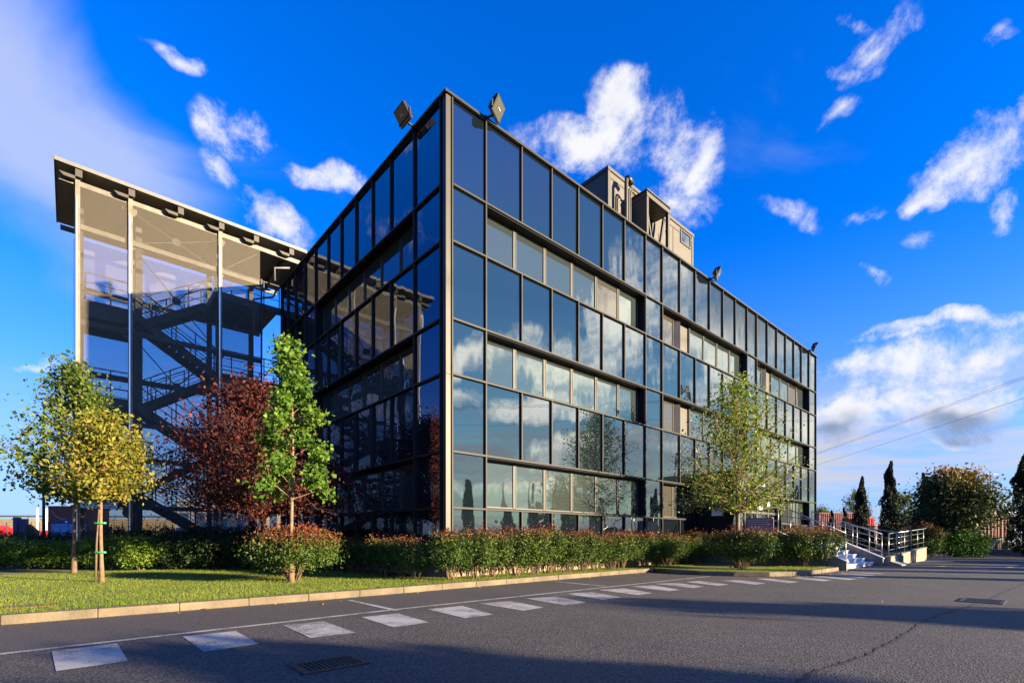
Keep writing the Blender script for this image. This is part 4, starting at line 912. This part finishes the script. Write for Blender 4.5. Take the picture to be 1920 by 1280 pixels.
# hedges on the left
lh = [shrub('laurel_shrub', (0, 0, 0), '', 1.5, 1.22, 'l_laurel', 4600, .072, 60+k, z0=.08, stems=5, tipb=(.95, 1.5), group='green shrubs of the front hedge on the left') for k in range(2)]
L1 = [(-48, 17.2), (-2, 17.2), (45, 17.3), (95, 17.3), (150, 17.3), (205, 17.1)]
pts = []
for x, Y in L1: p = at(x, 1060, Y); p.z = gz-.01; pts.append((p, random.uniform(.95, 1.05)))
putshrubs(pts, lh, 'green shrubs of the front hedge on the left', lambda i: ORD[i]+' sunlit green shrub from the left in the low hedge behind the two lawn trees', [False]*2)
p = at(264, 1060, 16.6); p.z = gz-.01; place(lh[0], p, 1.0, .98, 'separate rounded green shrub right of the trunk of the yellowish tree', 'green shrubs of the front hedge on the left')
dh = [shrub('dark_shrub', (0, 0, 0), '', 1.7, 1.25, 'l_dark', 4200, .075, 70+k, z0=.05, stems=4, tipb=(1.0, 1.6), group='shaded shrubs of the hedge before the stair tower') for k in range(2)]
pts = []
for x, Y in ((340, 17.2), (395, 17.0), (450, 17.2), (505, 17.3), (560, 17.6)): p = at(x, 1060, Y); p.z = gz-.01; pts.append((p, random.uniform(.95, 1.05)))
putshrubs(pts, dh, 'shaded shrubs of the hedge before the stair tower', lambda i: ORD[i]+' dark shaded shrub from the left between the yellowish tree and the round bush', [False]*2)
gp = 'tall shrubs of the rear hedge'
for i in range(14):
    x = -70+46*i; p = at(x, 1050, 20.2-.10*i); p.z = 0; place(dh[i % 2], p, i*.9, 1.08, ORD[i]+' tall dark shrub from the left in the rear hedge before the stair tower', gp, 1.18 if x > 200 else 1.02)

# cypresses
def cypress(seed, h=7.0, w=1.25):
    g = np.random.default_rng(seed); r = thing('cypress_tree', (0, 0, 0), '', 'cypress', 'tall dark cypresses along the boundary')
    n = 9000; t = g.random(n)**.85; th = g.random(n)*6.283; prof = (w/2)*np.minimum(1, .55+t*4)*(1-t**1.7)**.95+.03
    lump = 1+.30*np.sin(th*3+t*17+seed)+.24*np.sin(th*2-t*23+seed)+.12*np.sin(th*5-t*41); rr = prof*lump*(.55+.45*g.random(n)**.5)
    P = np.stack([np.cos(th)*rr+.10*np.sin(t*4+seed)*t+.30*np.clip(t-.86, 0, 1)/.14*.6, np.sin(th)*rr, .25+t*(h-.25)], 1); d = np.stack([np.cos(th)*.35, np.sin(th)*.35, np.ones(n)], 1)
    tone = .35+.35*np.sin(th*3+t*17+seed)+g.normal(size=n)*.15
    obj('trunk', MB().tube([(0, 0, -.05), (0, 0, h*.5), (0, 0, h*.9)], [.12, .08, .02], 8), 'barkdk', r); leaf_obj('crown', P, .17, 'l_cypress', r, g, tone, asp=.42, dirs=d)
    return r
cy = [cypress(s, w=1.35) for s in (1, 2, 3)]; used = [False]*3
spots = [(34.2, 33.2, .98, 'black cypress cut by the right edge of the photo', 1.25), (33.6, 37.2, .86, 'cypress whose tip shows above the right half of the round tree', 1), (33.7, 40.6, .93, 'cypress rising behind the left side of the round tree', 1),
         (34.2, 45.0, 1.16, 'tallest cypress, with a bent tip, between the steps and the round tree', 1), (34.0, 48.4, 1.03, 'straight cypress next left of the tallest one', 1), (34.0, 50.8, .62, 'small cypress just right of the red container', 1), (33.8, 52.6, .60, 'smaller cypress in front of the red container', 1)]
for q_, Y in enumerate((6.8, 10.6, 13.1, 14.2, 16.4, 19.3)): spots.append((33.3, Y, random.uniform(.9, 1.05), ORD[q_]+' cypress from the left among those mirrored low in the sunlit glass facade', 1))
for q_, Y in enumerate((24.6, 26.1, 30.2)): spots.append((33.6, Y, .85, ORD[q_+6]+' cypress from the left among those mirrored low in the sunlit glass facade', 1))
for i, (x, y, s, lb, ws) in enumerate(spots):
    k = i % 3
    if not used[k]: o = cy[k]; used[k] = True
    else: o = copy_tree(cy[k])
    o.location = (x, y, 0); o.scale = (s*ws, s*ws, s); o.rotation_euler = (0, 0, i*1.7); o['label'] = lb
# round tree and bushes at the right
p = at(1791, 1043, 32.0); p.z = 0
rt = tree('round_tree', p, 'broad dark round tree with ochre new leaves on top, right of the ramp', 5.45, 2.0, lambda t: 3.0*math.sqrt(max(.03, 1-((t-.36)/.68)**2)), 190, 88, .19, 'l_round', bark='bark', r0=.10, seed=33, rise=.4, sig=.36, tipz=(.76, 1.02), lasp=.6, droop=.05)
p = at(1806, 1044, 31.4); p.z = 0; shrub('box_bush', p, 'low clipped bright green bush under the round tree', 3.3, 1.62, 'l_box', 16000, .085, 81, z0=.02, stems=0, dep=1.6)
p = at(1733, 1044, 30.5); p.z = 0; shrub('brown_bush', p, 'brownish upright bush at the end of the ramp railing', 1.75, 2.1, 'l_photinia', 6000, .10, 82, z0=.05, stems=6, tipb=(.6, 1.1))
# trees behind the photographer whose shadows lie on the car park
for i, (x, y, h, w, f, lb) in enumerate(((23.9, -5.35, 5.25, 1.3, 1.1, 'smallest round tree behind the photographer, shading the foreground'), (27.4, -9.8, 8.1, 1.9, 1.8, 'larger round tree behind the photographer, shading the bottom left of the car park'), (33.2, -2.7, 6.0, 1.0, 1.4, 'broad conical tree to the right of the photographer, shading the middle of the car park'), (34.5, -14.0, 8.5, 3.4, 1.8, 'farthest round tree behind the photographer'))):
    tree('shade_tree', (x, y, 0), lb, h, f, (lambda w: lambda t: w*math.sqrt(max(.03, 1-((t-.42)/.6)**2)))(w), 90, 130, .32, 'l_round', r0=.12, seed=90+i, rise=.4, sig=.35, tipz=(.9, 1.4), group='trees behind the photographer')
# hedge across the car park, mirrored at the foot of the facade
hp = MB()
g = np.random.default_rng(5); n = 26000; P = np.stack([30.6+1.3*g.random(n), -16+40*g.random(n), .1+1.75*g.random(n)], 1); P[:, 2] *= 1+.10*np.sin(P[:, 1]*1.9)
hh = thing('far_hedge', (0, 0, 0), 'long clipped hedge across the car park, seen only mirrored at the foot of the facade', 'hedge'); leaf_obj('foliage', P, .20, 'l_dark', hh, g, None, np.zeros(n), asp=.7)
obj('core', MB().wb(30.9, 31.6, -16, 24, 0, 1.7), 'core', hh)  # added dark block that stops light passing through the leaves
# trees beyond the containers
for i, (x, Y, h, w, lb) in enumerate(((1607, 74, 8.2, 2.3, 'pale green tree beyond the red container left of the cypresses'), (1690, 68, 7.2, 2.6, 'loose pale tree behind the tallest cypress'), (1726, 80, 5.0, 3.2, 'wide bare looking bush beyond the fence right of the tallest cypress'), (1540, 80, 6.0, 2.0, 'treetop peeping out at the right edge of the glass facade'), (1868, 78, 5.2, 2.6, 'yellowish tree behind the right side of the round tree'))):
    p = at(x, 1010, Y); p.z = 0
    tree('distant_tree', p, lb, h, 1.2, (lambda w: lambda t: w*math.sqrt(max(.05, 1-((t-.42)/.62)**2)))(w), 75, 90, .22, 'l_far', r0=.12, seed=50+i, rise=.6, sig=.45, group='trees beyond the fence')
# bare soil under the hedge and litter along the kerb
struct('soil', MB().poly([bp(-1.1, 1.08, gz+.006), bp(-1.1, .08, gz+.006), bp(13.4, .08, gz+.006), bp(13.4, 1.08, gz+.006)]).poly([bp(-1.15, .08, gz+.006), bp(-1.15, -12.5, gz+.006), bp(-.05, -12.5, gz+.006), bp(-.05, .08, gz+.006)]), mat('bare_soil', (.075, .045, .028), .95, var=.4, vs=7, bump=.8, bs=18))
g = np.random.default_rng(12); n = 260; seg = g.integers(1, len(kp)-1, n); P = np.array([list(kp[i].lerp(kp[i+1], float(f))) for i, f in zip(seg, g.random(n))]); P[:, :2] += np.outer(.03+g.exponential(.22, n), [N.x, N.y]); P[:, 2] = .012
P2 = np.stack([-6+22*g.random(14), 4+12*g.random(14), np.full(14, .012)], 1); P = np.concatenate([P, P2]); M['l_litter'] = leaf_mat('dry_leaf', [(.10, .05, .02), (.24, .11, .035), (.30, .17, .05)], transl=.1)
a_ = leaf_obj('leaf_litter', P, .045, 'l_litter', None, g, None, None, asp=.6, dirs=np.tile(np.array([1.0, 1.0, 0]), (len(P), 1))*g.normal(size=(len(P), 1))); a_['kind'] = 'stuff'
# grass blades
g = np.random.default_rng(9); n = 210000
aa = -9.5+23*g.random(n)**1.0; dd = 1.38-(g.random(n)**1.3)*10.5
Pw = np.array([C0.x, C0.y])+np.outer(aa, [U.x, U.y])+np.outer(dd, [N.x, N.y])
k = (Pw[:, 1] > 5) & (np.abs(Pw[:, 0]) < 1.12*Pw[:, 1]) & ~((aa > -.25) & (dd < -.0)) & (aa < 12.9); aa = aa[k]; dd = dd[k]; Pw = Pw[k]; n = len(aa)
patch = np.sin(aa*2.1+dd*1.3)*.5+np.sin(aa*.9-dd*2.7+1)*.5+np.sin(aa*5.3+dd*4.1)*.35
P = np.stack([Pw[:, 0], Pw[:, 1], gz+.012+.012*g.random(n)], 1)
gr = leaf_obj('grass', P, .045, 'grass', None, g, (.45+.16*patch+g.normal(size=n)*.2), None, asp=.11, dirs=np.tile(np.array([0, 0, 1.2]), (n, 1))); gr['kind'] = 'stuff'
g = np.random.default_rng(10); n = 14000; s = g.random(n)
kk = [k_+Vector((0, 0, 0)) for k_ in inner]; seg = g.integers(4, len(kk)-1, n); P = np.array([kk[i].lerp(kk[i+1], float(f)) for i, f in zip(seg, s)]); P[:, :2] += np.outer(g.random(n)**1.3*1.6, [-N.x, -N.y]); P[:, 2] = gz+.02
g2 = leaf_obj('grass', P, .055, 'grass', None, g, .5+g.normal(size=n)*.2, None, asp=.13, dirs=np.tile(np.array([0, 0, 1.2]), (n, 1))); g2['kind'] = 'stuff'

# ================================================================== YARD BEYOND
# fence of upright bars on a low wall
def bar_fence(name, p, q, zb, zt, step, label, m='galv', wall=True):
    r = thing(name, p, label, 'fence'); p = Vector(p); q = Vector(q); L = (q-p).length; mb = MB(); n = int(L/step)
    for i in range(n+1): w = p.lerp(q, i/n); mb.bar(w+Vector((0, 0, zb)), w+Vector((0, 0, zt)), .03, .03, U)
    obj('bars', mb, m, r); mb = MB()
    for z in (zb+.1, zt-.15): mb.bar(p+Vector((0, 0, z)), q+Vector((0, 0, z)), .04, .04)
    obj('rails', mb, m, r)
    if wall: obj('base_wall', MB().bar(p+Vector((0, 0, zb/2)), q+Vector((0, 0, zb/2)), .25, zb), 'concrete', r)
bar_fence('bar_fence', (34.9, 24, 0), (34.9, 60, 0), .42, 2.55, .145, 'fence of pale upright bars on a low wall behind the cypresses', 'panel')
struct('verge', MB().poly([(33.0, 24, .01), (37, 24, .01), (37, 60, .01), (33.0, 60, .01)]), 'lawn')
def container(name, p, ux, L, w, h, z, label, m='red', wheels=False, cat='container'):
    ux = Vector(ux).normalized(); uy = Vector((-ux.y, ux.x, 0)); p = Vector(p); r = thing(name, p, label, cat); mb = MB(); n = int(L/.28); zz = Vector((0, 0, z))
    mb.box(p+zz+ux*.05+uy*.05, ux*(L-.1), uy*(w-.1), (0, 0, h-.05))
    for i in range(n): mb.box(p+zz+ux*(L*(i+.2)/n), ux*(L/n*.5), uy*w, (0, 0, h-.1))
    obj('body', mb, m, r); mb = MB()
    for a in (0, L-.12):
        for b in (0, w-.12): mb.box(p+zz+ux*(a-.02)+uy*(b-.02), ux*.16, uy*.16, (0, 0, h+.01))
    mb.box(p+zz+Vector((0, 0, h-.12))-uy*.02+ux*.14, ux*(L-.28), uy*.10, (0, 0, .13)); obj('corner_frame', mb, m, r)
    if wheels:
        obj('chassis', MB().box(p+ux*.2+uy*.4+Vector((0, 0, z-.22)), ux*(L-.4), uy*(w-.8), (0, 0, .2)), 'dkmetal', r)
        for a in (L*.12, L*.72, L*.86):
            c = p+ux*a+Vector((0, 0, .48)); obj('wheel', MB().tube([c+uy*.05, c+uy*.35], .48, 18), 'tyre', r)
    return r
p = at(1536, 1010, 66); container('red_container', (p.x, 66, 0), (1, .05, 0), 6.0, 2.4, 2.9, 1.75, 'long shaded red container just right of the glass facade', wheels=True)
p = at(1611, 1010, 62); container('red_trailer', (p.x, 62, 0), (1, 0, 0), 1.9, 2.4, 3.2, .6, 'bright red trailer end between the two cypresses', 'redbright', wheels=True, cat='trailer')
p = at(1845, 1010, 44); container('red_semitrailer', (p.x, 44, 0), (1, .0, 0), 2.4, 7, 2.0, 1.3, 'red semitrailer parked behind the bar fence on the right', wheels=True, cat='trailer')
p = at(1776, 1010, 56); container('red_box_trailer', (p.x, 56, 0), (1, .0, 0), 1.6, 5, 2.6, .9, 'red box trailer glimpsed below the round tree', wheels=True, cat='trailer')
p = at(1672, 1010, 72); container('red_flat_container', (p.x, 72, 0), (1, .0, 0), 5.0, 2.4, 2.3, .2, 'low red container seen through the fence right of the tallest cypress')
p = at(1674, 1010, 60); container('red_cab', (p.x, 60, 0), (1, 0, 0), 2.3, 2.4, 2.6, .5, 'bright red lorry cab right behind the tallest cypress', 'redbright', wheels=True, cat='lorry')
def shed(name, x0, x1, Y, z, dep, label, m, roof='signwhite', windows=0):
    a = at(x0, 1010, Y); b = at(x1, 1010, Y); r = thing(name, (a.x, Y, 0), label, 'building'); obj('wall', MB().wb(a.x, b.x, Y, Y+dep, 0, z), m, r); obj('roof', MB().wb(a.x-.15, b.x+.15, Y-.15, Y+dep, z, z+.25), roof, r)
    if windows:
        for k in range(windows): xx = a.x+(b.x-a.x)*(k+.5)/windows; w = (b.x-a.x)/windows*.3; f = obj('window', MB().wb(xx-w, xx+w, Y-.04, Y+.02, z*.45, z*.75), 'glass', r)
    return r
shed('blue_shed', 1880, 1960, 90, 5.9, 20, 'pale blue warehouse above the fence at the right edge', 'blue', windows=0)
shed('low_warehouse', 1640, 1900, 130, 4.6, 20, 'long low dark warehouse on the horizon behind the cypresses', 'greywall', windows=8)
shed('grey_warehouse', 330, 480, 70, 6.4, 30, 'pale grey warehouse seen through the stair tower', 'greywall', windows=5)
shed('beige_warehouse', 482, 545, 60, 5.8, 30, 'beige warehouse beyond the foot of the stair tower', 'cream', windows=3)
# tall floodlight mast and lamp posts
def lamp(name, p, h, label, head=.5, m='dkmetal', two=False, r0=.08):
    p = Vector(p); r = thing(name, p, label, 'lamp post'); obj('pole', MB().tube([p, p+Vector((0, 0, h*.5)), p+Vector((0, 0, h))], [r0, r0*.75, r0*.5], 10), m, r, smooth=True)
    for s in ((-1, 1) if two else (1,)):
        obj('arm', MB().bar(p+Vector((0, 0, h)), p+Vector((s*head*.8, 0, h+.1)), .06, .06), m, r); obj('lamp_head', MB().box(p+Vector((s*head*.8-head*.4, -.15, h+.05)), (head*.8, 0, 0), (0, .3, 0), (0, 0, .12)), 'signwhite', r, bevel=.02)
p = at(1857, 1010, 95); lamp('lamp_mast', (p.x, 95, 0), 13.4, 'tall double headed lamp mast behind the right of the round tree', 1.1, two=True, r0=.16)
p = at(82, 1010, 27); lamp('lamp_post', (p.x, 27, 0), 8.6, 'dark lamp post behind the maple at the far left', .6)
# left background
r = thing('embankment', (-120, 100, 0), 'sandy road embankment with a guard rail on the left horizon', 'embankment')
obj('slope', MB().prism([(-190, 100, 0), (-52, 100, 0), (-52, 103, 5.1), (-190, 103, 5.6)], (0, 12, 0)), 'tan', r)
mb = MB(); mb.box((-190, 102.6, 6.0), (138, 0, -.5), (0, .1, 0), (0, 0, .35))
for i in range(46): x = -190+3*i; mb.box((x, 102.7, 5.5-.0036*(x+190)), (.15, 0, 0), (0, .1, 0), (0, 0, .6))
obj('guard_rail', mb, 'galv', r)
r = thing('wire_fence', (-60, 60, 0), 'thin wire fence in front of the embankment at the left', 'fence'); mb = MB()
for i in range(34): x = -64+1*i; mb.box((x, 60, 0), (.05, 0, 0), (0, .05, 0), (0, 0, 3.2))
for k in range(9): mb.box((-64, 60, .4+.34*k), (34, 0, 0), (0, .02, 0), (0, 0, .02))
obj('wires', mb, 'dkmetal', r)
for i, (x, lb) in enumerate(((70, 'white flagless pole left of the dark lamp post'), (87, 'white pole between the dark lamp post and the red poster wall'))):
    p = at(x, 1010, 92); r = tag(obj('white_pole', MB().tube([(p.x, 92, 0), (p.x, 92, EYE+57*92/FP)], .20, 10), 'white', loc=(p.x, 92, 0)), lb, 'pole')
# red farm machines behind the hedge, seen as low red shapes with tines
def machine(x0, x1, Y, z0, z1, label, seed):
    a = at(x0, 1010, Y).x; b = at(x1, 1010, Y).x; rnd = random.Random(seed); r = thing('red_machine', (a, Y, 0), label, 'machine', 'red machines behind the left hedge'); mb = MB(); n = int((b-a)/.9)+1
    for i in range(n):
        x = a+(b-a)*i/n; mb.box((x, Y+rnd.uniform(-.3, .3), z0), (.6, 0, rnd.uniform(-.3, .3)), (0, 2.0, 0), (0, 0, (z1-z0)*rnd.uniform(.6, 1)))
    mb.box((a, Y+.3, z0*.5), (b-a, 0, 0), (0, .25, 0), (0, 0, .2)); obj('frame', mb, 'redbright', r); mb = MB()
    for i in range(2): c = Vector((a+(b-a)*(.2+.6*i), Y-.05, .8)); mb.tube([c, c+Vector((0, .4, 0))], .8, 16)
    obj('wheels', mb, 'tyre', r)
machine(-60, 24, 80, .5, 3.4, 'low bright red machine at the left edge behind the hedge', 1); machine(36, 46, 80, .5, 3.2, 'bright red machine seen through the black frame', 2); machine(66, 92, 80, .5, 3.2, 'bright red machine below the white poles', 3)
p = at(24, 1010, 30); q = at(48, 1010, 30); r = thing('steel_portal', (p.x, 30, 0), 'black steel frame standing behind the left hedge', 'frame'); h = EYE+41*30/FP; h2 = EYE+38*30/FP
obj('frame', MB().wb(p.x, p.x+.28, 30, 30.25, 0, h).wb(q.x-.17, q.x, 30, 30.2, 0, h2).wb(p.x+.28, q.x-.17, 30.02, 30.2, h2-.16, h2).wb(p.x+.28, p.x+.45, 30.05, 30.2, 0, h2-.16), 'navy', r)
p = at(49, 1010, 30); q = at(66, 1010, 30); r = thing('black_fork_rack', (p.x, 30, 0), 'black comb like rack beside the black steel frame', 'rack'); mb = MB()
for i in range(7): x = p.x+(q.x-p.x)*i/7; mb.box((x, 30, .3), (.045, 0, 0), (0, .3, 0), (0, 0, 1.75-.06*i)); 
mb.box((p.x, 30.1, 1.45), (q.x-p.x, 0, -.15), (0, .1, 0), (0, 0, .10)); obj('tines', mb, 'black', r)
# red poster wall
p = at(90, 1010, 40); q = at(167, 1010, 40); zt = EYE+62*40/FP; PW = thing('poster_wall', (p.x, 40, 0), 'dark red billboard box with a blue poster left of the stair tower', 'billboard')
obj('body', MB().wb(p.x, q.x, 40, 42, .3, zt), 'red', PW); obj('feet', MB().wb(p.x+.3, p.x+.5, 40.2, 41.8, 0, .3).wb(q.x-.5, q.x-.3, 40.2, 41.8, 0, .3), 'dkmetal', PW)
zq = EYE+36*40/FP; obj('poster', MB().wb(p.x+.28, q.x-.15, 39.97, 40, .5, zq-.32), 'skyblue', PW); obj('poster_band', MB().wb(p.x+.28, q.x-.15, 39.965, 40, zq-.32, zq), 'navy', PW)
mb = MB()
for k in range(8): t0 = math.pi*(1.0+.06*k); t1_ = math.pi*(1.0+.06*(k+1)); c = Vector((p.x+1.55, 39.98, 3.45)); mb.poly([c+Vector((math.cos(t0)*1.2, 0, math.sin(t0)*.8)), c+Vector((math.cos(t1_)*1.2, 0, math.sin(t1_)*.8)), c+Vector((math.cos(t1_)*1.12, 0, math.sin(t1_)*.66)), c+Vector((math.cos(t0)*1.08, 0, math.sin(t0)*.72))])
obj('swoosh', mb, 'tan', PW); obj('emblem', MB().tube([(p.x+1.5, 39.95, zq-.16), (p.x+1.5, 39.965, zq-.16)], .09, 12), 'signwhite', PW)
obj('emblem_plate', MB().wb(p.x+1.95, p.x+2.3, 39.97, 40, zq+.12, zq+.5), 'purple', PW)
# power line
pts3 = [Vector((75.0, 215, 20)), Vector((57.0, 33, 20)), Vector((36.5, -175, 20))]
PY = thing('pylon', (57, 33, 0), 'lattice power pylon outside the frame, mirrored in the right part of the facade', 'pylon'); mb = MB(); H = 22.5
def lev(z): return 1.5*(1-z/H)+.35
for sx in (-1, 1):
    for sy in (-1, 1): mb.bar((57+sx*lev(0), 33+sy*lev(0), 0), (57+sx*lev(H), 33+sy*lev(H), H), .12, .12)
zs_ = [0, 2.6, 5, 7.2, 9.2, 11, 12.7, 14.2, 15.6, 17, 18.3, 19.6, 21, 22.5]
for z0, z1 in zip(zs_[:-1], zs_[1:]):
    for s in (-1, 1):
        mb.bar((57-lev(z0), 33+s*lev(z0), z0), (57+lev(z1), 33+s*lev(z1), z1), .06, .06); mb.bar((57+lev(z0), 33+s*lev(z0), z0), (57-lev(z1), 33+s*lev(z1), z1), .06, .06)
        mb.bar((57+s*lev(z0), 33-lev(z0), z0), (57+s*lev(z1), 33+lev(z1), z1), .06, .06); mb.bar((57+s*lev(z0), 33+lev(z0), z0), (57+s*lev(z1), 33-lev(z1), z1), .06, .06)
obj('lattice', mb, 'dkmetal', PY); mb = MB()
for z, w in ((20.2, 2.2), (17.6, 2.6)): mb.bar((57-w, 33, z), (57+w, 33, z), .12, .12)
obj('cross_arm', mb, 'dkmetal', PY)
for i, (dx, dz, lb) in enumerate(((-1.9, 0, 'upper power cable of the close pair crossing the sky at right'), (-1.45, -.08, 'lower power cable of the close pair crossing the sky at right'), (-2.4, -2.6, 'lowest single power cable crossing the sky at right'))):
    pp = []
    for a, b in zip(pts3[:-1], pts3[1:]):
        for k in range(24): f = k/24; v = a.lerp(b, f); v.x += dx; v.z += dz-3.0*4*f*(1-f)*.5; pp.append(v)
    tag(obj('power_cable', MB().tube(pp, .020, 5), 'black', loc=pp[0]), lb, 'power cable', 'power cables')
